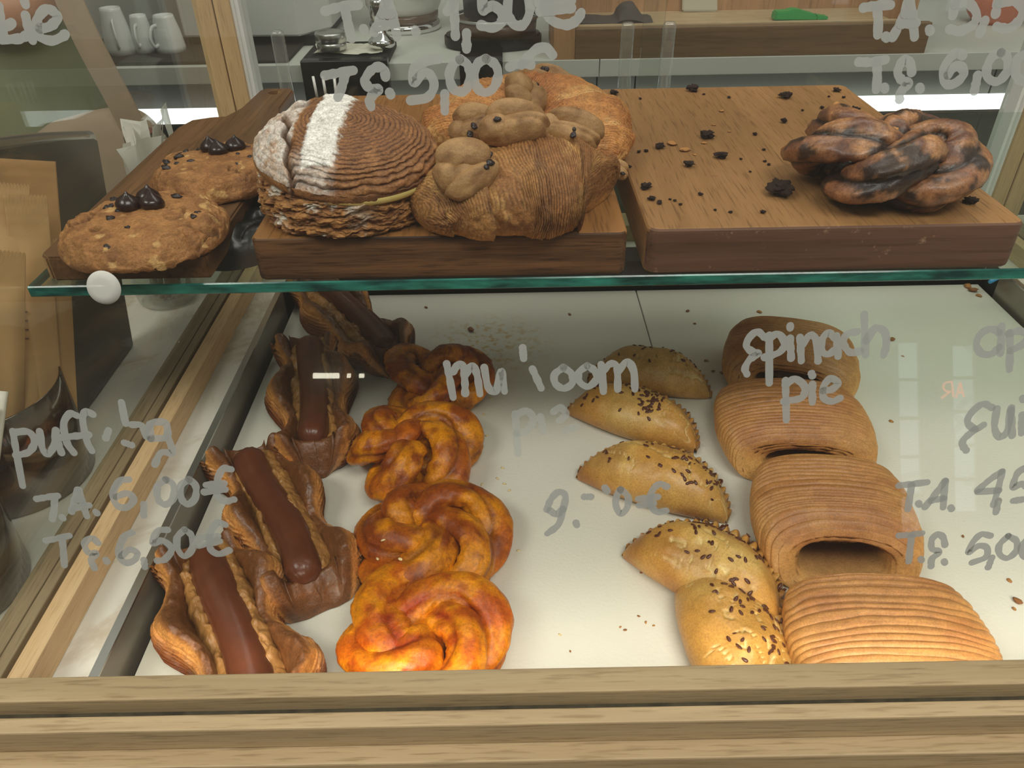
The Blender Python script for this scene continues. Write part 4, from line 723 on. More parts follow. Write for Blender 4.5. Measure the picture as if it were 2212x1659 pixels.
# ------------------------------------------------------------------ pastries on the shelf
def cream_puff(cx, cy):
    root = thing('cream_puff', 'tall round laminated puff with cream layer and a stripe of powdered sugar', 'pastry', (cx, cy, ZB))
    # flaky lower drum
    nu, nv = 130, 260; h = np.linspace(0, 1, nu)[:, None]; th = np.linspace(0, 2*PI, nv, endpoint=False)[None]
    pr = np.interp(h, [0, 0.05, 0.15, 0.4, 0.75, 0.92, 0.97, 1.0], [0.0, 0.90, 0.98, 1.0, 0.98, 0.95, 0.85, 0.0]); zz = np.interp(h, [0, 0.05, 0.92, 1], [0, 0.0, 0.028, 0.0275])
    D = np.stack([np.cos(th)*4+0*h, np.sin(th)*4+0*h, h*5+0*th], -1); lay = np.abs(np.sin(PI*(h*5.5+1.3*fbm(D*np.array([0.8, 0.8, .6]), 31, 3))))**0.6
    r = 0.0580*pr+(0.0024*(lay-0.6)+0.0040*fbm(D*np.array([1.9, 1.9, 3.2]), 32, 4)+0.0022*fbm(D*5, 33, 3))*(pr > 0.7)
    P = np.stack([r*np.cos(th), r*np.sin(th), zz+0.0030*fbm(D*1.4, 34, 3)*(pr > .7)*sm(0.03, .2, h)+0*th], -1); P[..., 2] = np.maximum(P[..., 2], 0.0005)
    q = 0.5+0.5*fbm(D*np.array([1.2, 1.2, 2.0]), 35, 4); col = mix(np.broadcast_to(lin((196, 132, 70)), P.shape), lin((126, 72, 36)), np.clip(0.2+(1-lay)*0.7+sm(0.45, 0.75, q)*0.6, 0, 1))
    dust = sm(0.60, 0.72, 0.5+0.5*fbm(D*1.1+4, 36, 4))*sm(0.2, -0.6, np.cos(th-0.4)+0*h); col = mix(col, lin((240, 236, 226)), np.clip(dust, 0, 0.9))
    obj('flaky_base', surf('flaky_base', P, col, False, True), M_flaky, root)
    cr = obj('cream_layer', lathe('cream_layer', [(0, 0.026), (0.050, 0.025), (0.0535, 0.0275), (0.0540, 0.0310), (0.051, 0.0335), (0, 0.034)], 70), M_cream, root, (0.0058, -0.0022, 0)); cr.rotation_euler = (math.radians(4), math.radians(3), 0)
    # coiled lid
    nu, nv = 260, 300; s = np.linspace(0, 1, nu)[:, None]; rho_z = spline([(0, 0.0285), (0.20, 0.0280), (0.45, 0.0262), (0.68, 0.0228), (0.86, 0.0170), (0.97, 0.0090), (1.0, 0.0030), (0.96, -0.0006), (0.80, 0.0008), (0.0, 0.002)], nu)
    rr, zz = np.maximum(rho_z[:, 0], 0)[:, None], rho_z[:, 1][:, None]; D = np.stack([np.cos(th)*2.2*rr*1.4, np.sin(th)*2.2*rr*1.4, zz*40+0*th], -1); top = s < 0.62
    cs = 0.2; spiral = rr*21+th/(2*PI)+0.8*fbm(D*0.9, 41, 3); rg = np.abs(np.sin(PI*spiral))**0.6
    R = 0.0590*rr*(1+0.03*np.cos(2*th+1)); x = R*np.cos(th); y = R*np.sin(th); left = sm(-0.024, -0.032, x)
    side = sm(0.6, 0.95, rr)*top; P = np.stack([x, y, zz+0*th], -1); P[..., 2] += 0.00085*(rg-0.6)*top*(1-left*0.8)*(0.7+0.6*fbm(D*2.2, 140, 2))*(1-side*0.4)+0.0026*fbm(D*2.0, 42, 3)*left*top+0.0010*fbm(D*8, 43, 3)
    fl = 0.0020*(rg-0.5)*side+0.0030*fbm(D*np.array([2, 2, 4]), 44, 3)*side; fl = fl*(1-0.75*left); P[..., 0] += fl*np.cos(th); P[..., 1] += fl*np.sin(th)
    gash = np.exp(-((x+0.036+0.22*(y+0.005)+0.0016*np.sin(y*300))/0.0016)**2)*sm(0.030, 0.0, y)*top; hole = np.exp(-(((x+0.0335)/0.0085)**2+((y-0.030-0.25*(x+0.034))/0.0042)**2))*top
    P[..., 2] -= 0.0065*gash+0.008*hole
    flap = np.exp(-((y-0.040-0.2*(x+0.03))/0.006)**2)*sm(0.005, -0.01, x)*top; P[..., 2] += 0.0035*flap
    brn, gold, drk = lin((118, 68, 38)), lin((168, 110, 62)), lin((60, 34, 22)); q = 0.5+0.5*fbm(D*2, 45, 3)
    col = mix(np.broadcast_to(brn, P.shape), gold, np.clip(sm(0.55, 0.9, rg)*0.5+side*0.45*q+sm(0.5, 0.8, q)*0.3, 0, 1)); col = mix(col, drk, np.clip((1-sm(0.15, 0.5, rg))*0.75*top, 0, 1))
    n1 = 0.5+0.5*fbm(D*9, 46, 4); n2 = 0.5+0.5*fbm(D*2.3, 47, 3); bx = x+0.0016*fbm(D*7, 48, 3)
    band = sm(-0.0215, -0.0195, bx)*(1-sm(-0.0020, 0.0020, bx+0.003*fbm(D*12, 49, 2)))*(y > -0.047); P[..., 2] += 0.0012*band*(0.6+0.4*n1)*top
    dst = sm(-0.0285, -0.0315, bx)*np.clip(0.60+0.9*(n2-0.5)+0.9*(n1-0.5), 0, 1); low = sm(-0.030, -0.048, y)*sm(0.004, -0.006, bx)*0.6*n1*1.3
    sug = np.clip(np.maximum(np.maximum(band, dst*0.92), low)*(zz > 0.003)*top, 0, 1)*(1-np.clip(gash+hole, 0, 1)*0.9)
    col = mix(col, lin((190, 128, 66)), left*0.4); col = mix(col, lin((246, 244, 240)), sug); col = mix(col, lin((64, 34, 20)), np.clip(gash*0.8+hole*0.9, 0, 0.9))
    lid = obj('coiled_lid', surf('coiled_lid', P, col, False, True), M_flaky, root, loc=(0.001, -0.001, 0.0318)); lid.rotation_euler = (math.radians(6.5), math.radians(5), 0)
    return root
cream_puff(-0.1055, 0.4955)

c1 = croissant('croissant', 'front croissant leaning toward the glass, topped with cookie dough lumps', [(-0.055, 0.445, ZB+0.012), (-0.036, 0.459, ZB+0.0155), (0.000, 0.474, ZB+0.018), (0.030, 0.479, ZB+0.018), (0.050, 0.480, ZB+0.016), (0.058, 0.476, ZB+0.014)], 0.0465, 0.62, 61, 5, 78, (0.28, 0.48), pal=((184, 126, 68), (152, 94, 48), (108, 64, 34), (214, 160, 94)))
c2 = croissant('croissant', 'paler orange croissant behind the other, cookie dough lumps on its crest', [(-0.036, 0.533, ZB+0.022), (-0.026, 0.566, ZB+0.027), (0.008, 0.598, ZB+0.027), (0.044, 0.584, ZB+0.025), (0.060, 0.552, ZB+0.020), (0.066, 0.524, ZB+0.013)], 0.0450, 0.66, 67, 6, 92, (0.52, 0.20), pal=((216, 144, 72), (196, 116, 54), (164, 88, 42), (236, 184, 116)))
for par, px, Y, dz, size, sd, rot, ch in ((c1, (1008, 366), 0.447, 0.0, (0.039, 0.036), 71, (0.75, -0.25, 0.5), 4), (c1, (1112, 272), 0.486, 0, (0.044, 0.030), 72, (0.35, 0.0, 0.35), 2), (c2, (1025, 268), 0.520, 0, (0.034, 0.026), 73, (0.6, -0.35, 0.2), 4), (c2, (1234, 287), 0.512, 0, (0.044, 0.028), 74, (0.45, 0.25, -0.25), 2),
                                       (c2, (1133, 207), 0.566, 0, (0.038, 0.036), 75, (0.5, 0.1, 1.3), 2), (c2, (1180, 184), 0.606, 0, (0.044, 0.024), 76, (0.2, 0.3, -0.2), 3), (c2, (1334, 366), 0.508, 0, (0.016, 0.014), 77, (0.5, 0.4, 0.2), 1)):
    dough_blob(par, tuple(ony(px[0], px[1], Y)), size, sd, rot, ch)
bk, bkP, bkz = knot_bun('chocolate_twist_bun', 'dark glossy twisted bun streaked with chocolate on the crumb-strewn board', 'bun', None, 0.2545, 0.5000, 0.0315, 0.0180, 0.0160, 2, 5, 3, M_babka, ((182, 122, 78), (158, 96, 62), (98, 56, 46), (36, 24, 23)), 0.80, 0.5, 0.62, ZBr, 3.0, 0.0, True, False)
r = np.random.default_rng(5)
for k in range(16):
    i, j = r.integers(0, 420), r.integers(0, 44); p = bkP[i, j]
    if p[2] > 0.012: o = obj('hazelnut_piece' if k % 2 else 'chocolate_chip', lump('nut', (0.0026, 0.002, 0.0018), 90+k, 0.5, 1.5, (8, 12), 2), M_flake if k % 2 else M_chip, bk, loc=tuple(p))
KS = [(-0.006, -0.002), (0.0065, -0.004), (0.001, 0.0085)]
ck = onz(305, 492, ZW+0.017); ck2 = onz(447, 372, ZW+0.017)
cookie('large round chocolate chip cookie at the front of the paddle board', -0.2390, 0.4720, 0.0525, 51, [(-0.0125, 0.0110), (0.0035, 0.0105), (-0.003, 0.0215)], ZW, (0.0, 0.0, 0))
cookie('chocolate chip cookie at the back of the paddle board, partly behind the cream puff', -0.2225, 0.5740, 0.0490, 52, [(-0.008, 0.020), (0.001, 0.0105), (0.0105, 0.0205)], ZW, (0, 0, 0))

# ------------------------------------------------------------------ pastries in the well
g2 = lambda x, y, z=0.02: onz(x, y, z)
spinach_roll('ridged puff pastry roll farthest back in its column, under the word spinach', 0.2665, 0.606, -0.30, 0.122, 0.094, 0.050, 81, 17, 0.50, 0.0, 0.45)
spinach_roll('ridged puff pastry roll second from the back, dark gap under its front lip', 0.2400, 0.505, -0.10, 0.128, 0.096, 0.047, 82, 18, 0.45, 0.0, 0.35)
spinach_roll('ridged puff pastry roll with an open round mouth showing its hollow inside', 0.2365, 0.396, -0.12, 0.116, 0.102, 0.051, 83, 18, 0.54)
spinach_roll('brightest ridged puff pastry roll, nearest the front rail and cut off by it', 0.2350, 0.2895, -0.06, 0.127, 0.088, 0.044, 84, 17, 0.5, 0.0, 0.05)
half_moon('golden half moon pie farthest back, seeds along its crimped rim', g2(1268, 815, 0.008), g2(1537, 848, 0.008), 0.058, 91, 64, 0.034)
half_moon('half moon pie second from the back, thickest carpet of brown seeds', g2(1222, 880, 0.008), g2(1505, 968, 0.008), 0.058, 92, 100, 0.033, dense=0.35)
half_moon('half moon pie in the middle of its column with seeds clustered toward one end', g2(1243, 1020, 0.008), g2(1575, 1118, 0.008), 0.062, 93, 80, 0.035)
half_moon('large half moon pie with a pale split across its crown beside the open mouthed roll', g2(1342, 1188, 0.008), g2(1685, 1362, 0.008), 0.066, 94, 96, 0.037)
half_moon('half moon pie nearest the front rail, its seam pointing at the rail', (0.1150, 0.3600), (0.1260, 0.2500), 0.066, 95, 76, 0.033)
hot_dog('dark hot dog puff pastry farthest back, its end under the shelf edge', g2(668, 618, 0.01), g2(850, 792, 0.01), 0.035, 101, 1, True, 0.006, 1.0, 0.0125)
hot_dog('hot dog puff pastry second from the back with a rounded closed front end', g2(668, 748, 0.01), g2(688, 1005, 0.01), 0.034, 102, 1, True, 0.0, 0.95, 0.0135)
hot_dog('hot dog puff pastry with wrinkled sausage tip and heaped onions, third from the back', g2(540, 992, 0.01), g2(690, 1290, 0.01), 0.0335, 103, 1, False, -0.004, 1.02, 0.0130)
hot_dog('hot dog puff pastry nearest the front rail with tall curled pastry sides', g2(436, 1205, 0.01), (-0.145, 0.2475), 0.0365, 104, 1, True, 0.0, 1.0, 0.0132, hh=0.034)
PAL = ((226, 144, 14), (204, 108, 10), (138, 62, 14), (104, 40, 18)); PALf = ((234, 148, 40), (222, 118, 26), (178, 80, 28), (150, 46, 44))
BG = 'orange twisted buns in one column'
knot_bun('orange_twist_bun', 'orange twisted bun farthest back, beside the dark hot dog pastry', 'bun', BG, -0.0705, 0.583, 0.0265, 0.0155, 0.0135, 2, 3, 1, M_bun, PAL, 0.80, 2.2, 0.80, fat=False)
knot_bun('orange_twist_bun', 'orange twisted bun second from the back with a fat central lump', 'bun', BG, -0.0865, 0.487, 0.0275, 0.0165, 0.0135, 2, 5, 2, M_bun, PAL, 0.78, 0.6, 0.80)
b3, b3P, b3z = knot_bun('orange_twist_bun', 'orange twisted bun third from the back dotted with three sesame seeds', 'bun', BG, -0.0615, 0.391, 0.0280, 0.0165, 0.0140, 3, 5, 5, M_bun, PAL, 0.78, 1.5, 0.80, fat=False)
knot_bun('orange_twist_bun', 'reddish orange twisted bun nearest the front rail', 'bun', BG, -0.0635, 0.2985, 0.0275, 0.0155, 0.0140, 3, 4, 7, M_bun, PALf, 0.80, 0.2, 0.80, fat=False)

# ------------------------------------------------------------------ left of the case: cutlery cups, tablet, jar
def hollow_cup(nm, r0, r1, h, m, parent, t=0.0015, n=56):
    return obj(nm, lathe(nm, [(0.0, 0.0), (r0*0.96, 0.0), (r0, 0.002), (r1, h), (r1-t*0.5, h+0.0006), (r1-t, h), (r0-t, 0.004), (0, 0.004)], n), m, parent)
M_mirror = plain('polished_steel', (120, 110, 102), 0.10, 1.0, bump=0.02, bscale=40)
M_kraft = plain('kraft_paper', (206, 164, 112), 0.7, bump=0.15, bscale=120, var=0.06)
M_kraftd = plain('kraft_paper_dark', (184, 140, 90), 0.7, bump=0.15, bscale=120, var=0.06)
M_ink = plain('brown_ink', (120, 84, 70), 0.7); M_red = plain('red_ink', (190, 50, 70), 0.6)
cupA, cupB = (-0.3865, 0.4560), (-0.3800, 0.3420)
k1 = thing('cutlery_cup', 'polished steel cup full of kraft paper sachets outside the case', 'cup', (cupA[0], cupA[1], ZM)); hollow_cup('cup_wall', 0.050, 0.052, 0.086, M_mirror, k1)
k2 = thing('cutlery_cup', 'polished steel cup with white wrapped sticks, nearer the front rail', 'cup', (cupB[0], cupB[1], ZM)); hollow_cup('cup_wall', 0.048, 0.050, 0.078, M_mirror, k2)
def sachet(base, top, w, seed, m, label, zig=True, mark=False):
    """flat paper sachet standing in the cup: crimped zigzag top, soft pillow body"""
    b_, t_ = np.array(base, float), np.array(top, float); ax = t_-b_; L = np.linalg.norm(ax); ax /= L
    view = CAM-(b_+t_)/2; side = np.cross(ax, view); side /= np.linalg.norm(side); nrm = np.cross(side, ax)
    rr = np.random.default_rng(seed); nu, nv = 70, 41; t = np.linspace(0, 1, nu)[:, None]; v = np.linspace(-1, 1, nv)[None]
    tt = t*L+(0.0022*np.abs(((v*6+0.5) % 1)-0.5)*2*sm(0.93, 1.0, t) if zig else 0*v)
    wid = w/2*(1-0.10*(1-t)); bul = 0.0042*(1-v*v)*sm(0.0, 0.1, t)*(1-sm(0.78, 0.9, t))+0.0016*np.sin(v*4+seed)*(1-t)
    crm = 0.00035*np.sin(tt/0.0009)*sm(0.86, 0.88, t); Ps = []
    for sgn in (1, -1):
        P = b_+ax*tt[..., None]+side*(wid*v)[..., None]+nrm*((sgn*(bul+0.0003)+crm+0.004*np.sin(t*2.5+seed)*v*0.5)[..., None]); Ps.append(P)
    V = np.concatenate([Ps[0], Ps[1][:, ::-1]], 1); o = obj('cutlery_sachet', surf('cutlery_sachet', V, None, False, True), m); tag(o, label, 'paper sachet', 'kraft sachets in the steel cup')
    if mark:
        o2 = obj('printed_mark', box('m', (-0.004, 0.0, -0.0001), (0.004, 0.0012, 0.0001)), M_ink, o)
        for k in range(4):
            q = o2 if k == 0 else dup(o2, o); p = Ps[0][int(nu*0.60)-k*2, nv//2+4]; q.matrix_parent_inverse = Matrix(); q.matrix_basis = Matrix(((side[0], ax[0], nrm[0], p[0]+nrm[0]*4e-4), (side[1], ax[1], nrm[1], p[1]+nrm[1]*4e-4), (side[2], ax[2], nrm[2], p[2]+nrm[2]*4e-4), (0, 0, 0, 1)))
    return o
def inside(cup, a_, rr_, z=ZM+0.006): return (cup[0]+rr_*math.cos(a_), cup[1]+rr_*math.sin(a_), z)
sachet(inside(cupA, 0.9, 0.022), onx(52, 345, -0.352), 0.040, 1, M_kraftd, 'tall plain kraft sachet standing behind the others in the steel cup', False)
sachet(inside(cupA, 0.3, 0.030), onx(112, 520, -0.336), 0.022, 2, M_kraft, 'narrow kraft sachet along the edge of the steel cup beside the dark tablet')
sachet(inside(cupA, -0.2, 0.024), onx(56, 425, -0.338), 0.026, 3, M_kraft, 'kraft sachet with zigzag crimped top in the middle of the steel cup', True, False)
sachet(inside(cupA, -1.0, 0.026), onx(20, 400, -0.346), 0.024, 4, M_kraft, 'kraft sachet with small printed stripes in the steel cup', True, True)
sachet(inside(cupA, -1.8, 0.020), onx(6, 545, -0.340), 0.026, 5, M_kraft, 'kraft sachet leaning at the front of the steel cup')
def stick(base, top, lb):
    o = obj('wrapped_stick', rod('wrapped_stick', [base, (np.array(base)+np.array(top))/2, top], 0.0042, 10, 20, 0.6), plain('white_paper', (236, 230, 218), 0.6)); tag(o, lb, 'paper stick', 'white sticks in the second cup')
    b_, t_ = np.array(base, float), np.array(top, float); s_ = None
    for k in range(3):
        p = b_+(t_-b_)*(0.56+0.11*k)+(CAM-t_)/np.linalg.norm(CAM-t_)*0.0036; m_ = obj('red_print', lump('red_print', (0.0006, 0.0016, 0.0005), 200+k, 0.4, 1.5, (6, 10), 1), M_red, o, loc=tuple(p))
stick(inside(cupB, 0.6, 0.018), onx(6, 845, -0.352), 'white paper stick with red print leaning in the front steel cup')
stick(inside(cupB, 1.6, 0.016), onx(-14, 880, -0.352), 'white paper stick at the frame edge in the front steel cup')
Xs = -0.3755
tab = thing('payment_tablet', 'dark glossy tablet stand tilted beside the kraft sachets', 'tablet', (0, 0, 0))
poly = [(0.646, 0.0285), (0.706, 0.214), (0.694, 0.222), (0.525, 0.264), (0.515, 0.2585), (0.455, 0.0285)]
obj('screen', prism('screen', poly, Xs-0.012, Xs, 'yz', 0.0012), plain('dark_glass', (84, 79, 68), 0.22, 0.0, 0.6), tab)
obj('top_rim', rod('top_rim', [(Xs-0.006, 0.704, 0.2165), (Xs-0.006, 0.615, 0.2425), (Xs-0.006, 0.522, 0.2655)], 0.0062, 12, 20), M_alu, tab)
jar = thing('glass_jar', 'clear glass jar of white paper wrapped straws behind the tablet', 'jar', (-0.3735, 0.7420, ZM))
obj('jar_wall', lathe('jar_wall', [(0, 0), (0.027, 0), (0.031, 0.004), (0.032, 0.012), (0.032, 0.112), (0.0335, 0.118), (0.0325, 0.119), (0.0300, 0.112), (0.0300, 0.014), (0.026, 0.010), (0, 0.009)], 48), glass('jar_glass', (0.93, 0.95, 0.93), 1.6, 0.05), jar)
M_paper = plain('paper_wrap', (238, 236, 230), 0.6, bump=0.3, bscale=80); M_strip = plain('wooden_stirrer', (150, 118, 84), 0.6)
rr = np.random.default_rng(11)
for k in range(13):
    a_ = k*2.4; ra = 0.006+0.017*((k*0.37) % 1); b0 = np.array([-0.3735+ra*math.cos(a_), 0.742+ra*math.sin(a_), ZM+0.0105]); t0 = np.array([-0.352+ra*1.15*math.cos(a_), 0.757+ra*1.25*math.sin(a_), 0.192+0.036*rr.random()])
    o = obj('paper_straw', rod('paper_straw', [b0, b0+(t0-b0)*0.70], 0.0026, 8), M_strip); tag(o, 'wrapped straw with folded white paper end standing in the glass jar', 'straw', 'straws in the glass jar')
    P = np.array([[b0+(t0-b0)*(0.66+0.34*u)+np.array([w*math.cos(k), w*math.sin(k), 0])*(0.6+1.6*u)+np.array([0.006, 0, 0])*math.sin(3*u+k)*u for w in np.linspace(-0.0062, 0.0062, 7)] for u in np.linspace(0, 1, 16)]); obj('paper_end', surf('paper_end', P), M_paper, o)
p = ony(306, 292, 0.815); dsc = thing('jar_reflection', 'added dark canister with a pinkish lid behind the straws', 'cylinder', (p[0], p[1], ZM)); hh_ = p[2]-ZM  # added shape standing in for a reflection inside the jar
obj('reflection_wall', lathe('c', [(0, 0), (0.017, 0), (0.018, 0.003), (0.018, hh_), (0.0165, hh_+0.002), (0, hh_+0.002)], 40), plain('reflection_dark', (58, 52, 46), 0.3, 0.4), dsc); obj('lid', lathe('l', [(0, hh_+0.0022), (0.012, hh_+0.0022), (0.0135, hh_+0.004), (0, hh_+0.005)], 40), plain('reflection_pink', (150, 92, 84), 0.5), dsc)
# blue tab at the far right of the well
o = obj('blue_stick', rod('blue_stick', [onz(2138, 609, 0.031), onz(2168, 594, 0.033)], 0.0022, 8), plain('blue_plastic', (70, 170, 230), 0.4)); tag(o, 'small bright blue stick at the back of the tray well', 'stick')
# three white pins standing behind the cream puff
for k, (a_, b_) in enumerate((((676, 165), (688, 225)), ((697, 165), (707, 225)), ((722, 167), (728, 225)))):
    p0 = ony(b_[0], b_[1], 0.755); p1 = ony(a_[0], a_[1], 0.755); p0 = p0+(p0-p1)/(p1[2]-p0[2])*(p0[2]-ZB-0.0002)
    o = obj('white_pin', rod('white_pin', [p0, p1], 0.0013, 8), M_white); tag(o, 'thin white pin standing on the middle board behind the cream puff', 'pin', 'white pins behind the cream puff')

# ------------------------------------------------------------------ behind: back counter and what stands on it
ZC, YC = 0.100, 1.46
M_counter = plain('pale_stone', (205, 206, 198), 0.55, var=0.04, bscale=40); M_cab = plain('grey_cabinet', (92, 92, 84), 0.45, 0.3, var=0.08, bscale=12); M_cabd = plain('dark_cabinet', (62, 60, 54), 0.5, var=0.1, bscale=14)
bc = thing('back_counter', 'pale stone back counter over grey cabinet doors along the wall', 'counter', (0, 0, 0))
for a_, b_ in ((-2.2, 0.168), (0.1695, 2.6)): emptybox('worktop', [((a_, YC, ZC-0.030), (b_, 2.2, ZC))], M_counter, bc, 0.001)
xs = [-2.2, -1.5, -0.78, -0.34, -0.05, 0.105, 0.172, 0.245, 0.93, 1.05, 1.6, 2.6]
for i in range(len(xs)-1): emptybox('cabinet_door', [((xs[i]+0.0015, 1.52, ZF+0.08), (xs[i+1]-0.0015, 1.55, ZC-0.031))], M_cab if i != 2 else M_cabd, bc, 0.001)
emptybox('plinth', [((-2.2, 1.55, ZF), (2.6, 2.2, ZC-0.031))], M_black, bc)
led = thing('light_batten', 'bright white light batten under the edge of the back counter', 'lamp', (0, 0, 0))
emptybox('housing', [((-0.93, 1.480, -0.012), (1.75, 1.515, -0.007))], M_alu, led)
emptybox('diffuser', [((-0.91, 1.478, -0.0065), (1.74, 1.512, 0.0130))], glow('led_white', (0.96, 1.0, 0.98), 2.2), led)
emptybox('end_cap', [((-0.93, 1.478, -0.0065), (-0.911, 1.512, 0.0130)), ((1.7405, 1.478, -0.0065), (1.76, 1.512, 0.0130))], M_white, led)
st = struct(obj('wall_backsplash', box('wall_backsplash', (-2.2, 2.205, ZC), (2.6, 2.23, 0.62)), plain('grey_backsplash', (116, 112, 106), 0.5, var=0.05, bscale=20)))
# cups upside down on a dark mat
mt = tag(obj('drying_mat', box('drying_mat', (-0.86, 1.475, ZC), (-0.395, 1.685, ZC+0.006), 0.002), plain('rubber_mat', (52, 46, 40), 0.7, bump=0.2)), 'dark rubber mat under the upturned cups', 'mat')
bs = tag(obj('splash_panel', box('splash_panel', (-1.05, 1.70, ZC), (-0.625, 1.715, 0.262)), plain('grey_panel', (150, 150, 144), 0.5)), 'pale grey panel standing behind the upturned cups', 'panel')
tag(obj('wood_ledge', box('wood_ledge', (-1.05, 1.695, 0.2625), (-0.625, 1.78, 0.272), 0.002), M_oakx), 'thin wooden ledge above the grey panel and cups', 'ledge')
M_porc = plain('porcelain', (220, 222, 220), 0.15)
def cup(px, py, wpx, hpx, rz, lb):
    p = onz(px, py, ZC+0.006); r1 = wpx*(p[1]/math.cos(0.33))/FPX/2*0.98; h = hpx*p[1]*1.10/FPX; t = thing('espresso_cup', lb, 'cup', (p[0], p[1]+r1, ZC+0.006), rz, 'upturned cups on the mat')
    obj('cup_wall', lathe('cup_wall', [(0, h*0.93), (r1*0.52, h*0.93), (r1*0.58, h), (r1*0.64, h), (r1*0.68, h*0.93), (r1*0.86, h*0.55), (r1*0.98, h*0.15), (r1, 0), (r1*0.95, 0), (r1*0.9, h*0.2), (r1*0.6, h*0.86), (0, h*0.88)], 36), M_porc, t)
    obj('handle', rod('handle', [(0, -r1*0.72, h*0.76), (0, -r1*1.15, h*0.72), (0, -r1*1.45, h*0.45), (0, -r1*1.25, h*0.22), (0, -r1*0.92, h*0.24)], 0.0032, 10, 24, 0.7, (1, 0, 0)), M_porc, t)
cup(252, 122, 58, 78, 0.35, 'larger upturned white cup partly behind the brown bag strap'); cup(308, 116, 46, 62, 0.0, 'small upturned white cup between the two others'); cup(360, 117, 58, 62, -0.5, 'upturned white cup nearest the oak corner post')
# white appliance with dark base
wb = thing('white_appliance', 'white boxy appliance on a dark base near the oak corner post', 'appliance', (0, 0, 0))
x0 = onz(505, 98, ZC)[0]; a0 = onz(612, 105, ZC); zt = 0.33
obj('housing', prism('housing', [(-0.62, 1.600), (-0.394, 1.588), (-0.345, 1.66), (-0.345, 1.90), (-0.62, 1.90)], ZC+0.022, zt, 'xy', 0.003), plain('appliance_white', (196, 196, 192), 0.4), wb)
emptybox('base', [((-0.61, 1.612, ZC), (-0.36, 1.89, ZC+0.0215))], M_black, wb); emptybox('top_tray', [((-0.60, 1.60, zt+0.0005), (-0.36, 1.88, zt+0.012))], M_steel, wb)
kb = thing('knock_box', 'black drawer box hanging over the back counter edge', 'box', (0, 0, 0))
xl, xr = ony(650, 150, 1.435)[0], ony(838, 150, 1.435)[0]; emptybox('drawer', [((xl, 1.435, 0.014), (xr, 1.458, ZC+0.012))], M_blackg, kb, 0.002); emptybox('lid', [((xl, 1.4585, ZC+0.0005), (xr, 1.585, ZC+0.012))], M_black, kb, 0.002)
u, v = np.meshgrid(np.linspace(0, 1, 30), np.linspace(0, 1, 24), indexing='ij'); P = np.stack([xl+0.012+u*(xr-xl-0.03)+0.006*np.sin(5*v), 1.475+0.085*v+0.006*np.sin(6*u), ZC+0.0135+0.004*np.abs(fbm(np.stack([u*5, v*4, 0*u], -1), 8, 3))], -1)
tag(obj('paper_napkin', surf('paper_napkin', P), plain('stained_napkin', (226, 222, 206), 0.7, var=0.05)), 'crumpled white napkin under the round tin', 'napkin')
p = onz(713, 112, ZC+0.018); tin = thing('round_tin', 'round aluminium tin with screw lid on the white napkin', 'tin', (p[0], p[1]+0.022, ZC+0.0185))
obj('tin_body', lathe('tin_body', [(0, 0), (0.0255, 0), (0.0265, 0.001), (0.0265, 0.016), (0, 0.016)], 40), M_alu, tin); obj('tin_lid', lathe('tin_lid', [(0.0268, 0.0125), (0.0278, 0.013), (0.0278, 0.027), (0.0265, 0.029), (0.023, 0.0285), (0.022, 0.0278), (0, 0.0278)], 40), M_alu, tin)
p = onz(823, 112, ZC+0.014); tp = thing('coffee_tamper', 'chrome coffee tamper standing at the napkin edge', 'tamper', (p[0], p[1]+0.02, ZC+0.0185))
obj('tamper_base', lathe('tb', [(0, 0), (0.021, 0), (0.024, 0.003), (0.0245, 0.010), (0.021, 0.014), (0.011, 0.022), (0.008, 0.032), (0.007, 0.042), (0, 0.042)], 36), M_chrome, tp); obj('tamper_handle', lathe('th', [(0, 0.0422), (0.009, 0.0422), (0.013, 0.056), (0.016, 0.068), (0.016, 0.076), (0.011, 0.083), (0, 0.085)], 36), M_chrome, tp)
p = onz(868, 78, ZC); jg = thing('milk_pot', 'wide white glass pot with chrome band on the back counter', 'pot', (p[0], p[1]+0.075, ZC))
obj('pot_base', lathe('pb', [(0, 0), (0.072, 0), (0.076, 0.004), (0.074, 0.014), (0.070, 0.018), (0, 0.018)], 48), M_chrome, jg); obj('pot_wall', lathe('pw', [(0, 0.0185), (0.068, 0.0185), (0.071, 0.024), (0.071, 0.034), (0, 0.034)], 48), plain('brown_band', (104, 82, 66), 0.2), jg); obj('pot_body', lathe('pbd', [(0, 0.0345), (0.070, 0.0345), (0.078, 0.05), (0.080, 0.09), (0.076, 0.14), (0, 0.145)], 48), plain('milky_glass', (206, 204, 196), 0.12), jg); obj('pot_handle', rod('ph', [(0.02, -0.078, 0.075), (0.04, -0.10, 0.10), (0.06, -0.085, 0.13)], 0.006, 10), M_blackg, jg)
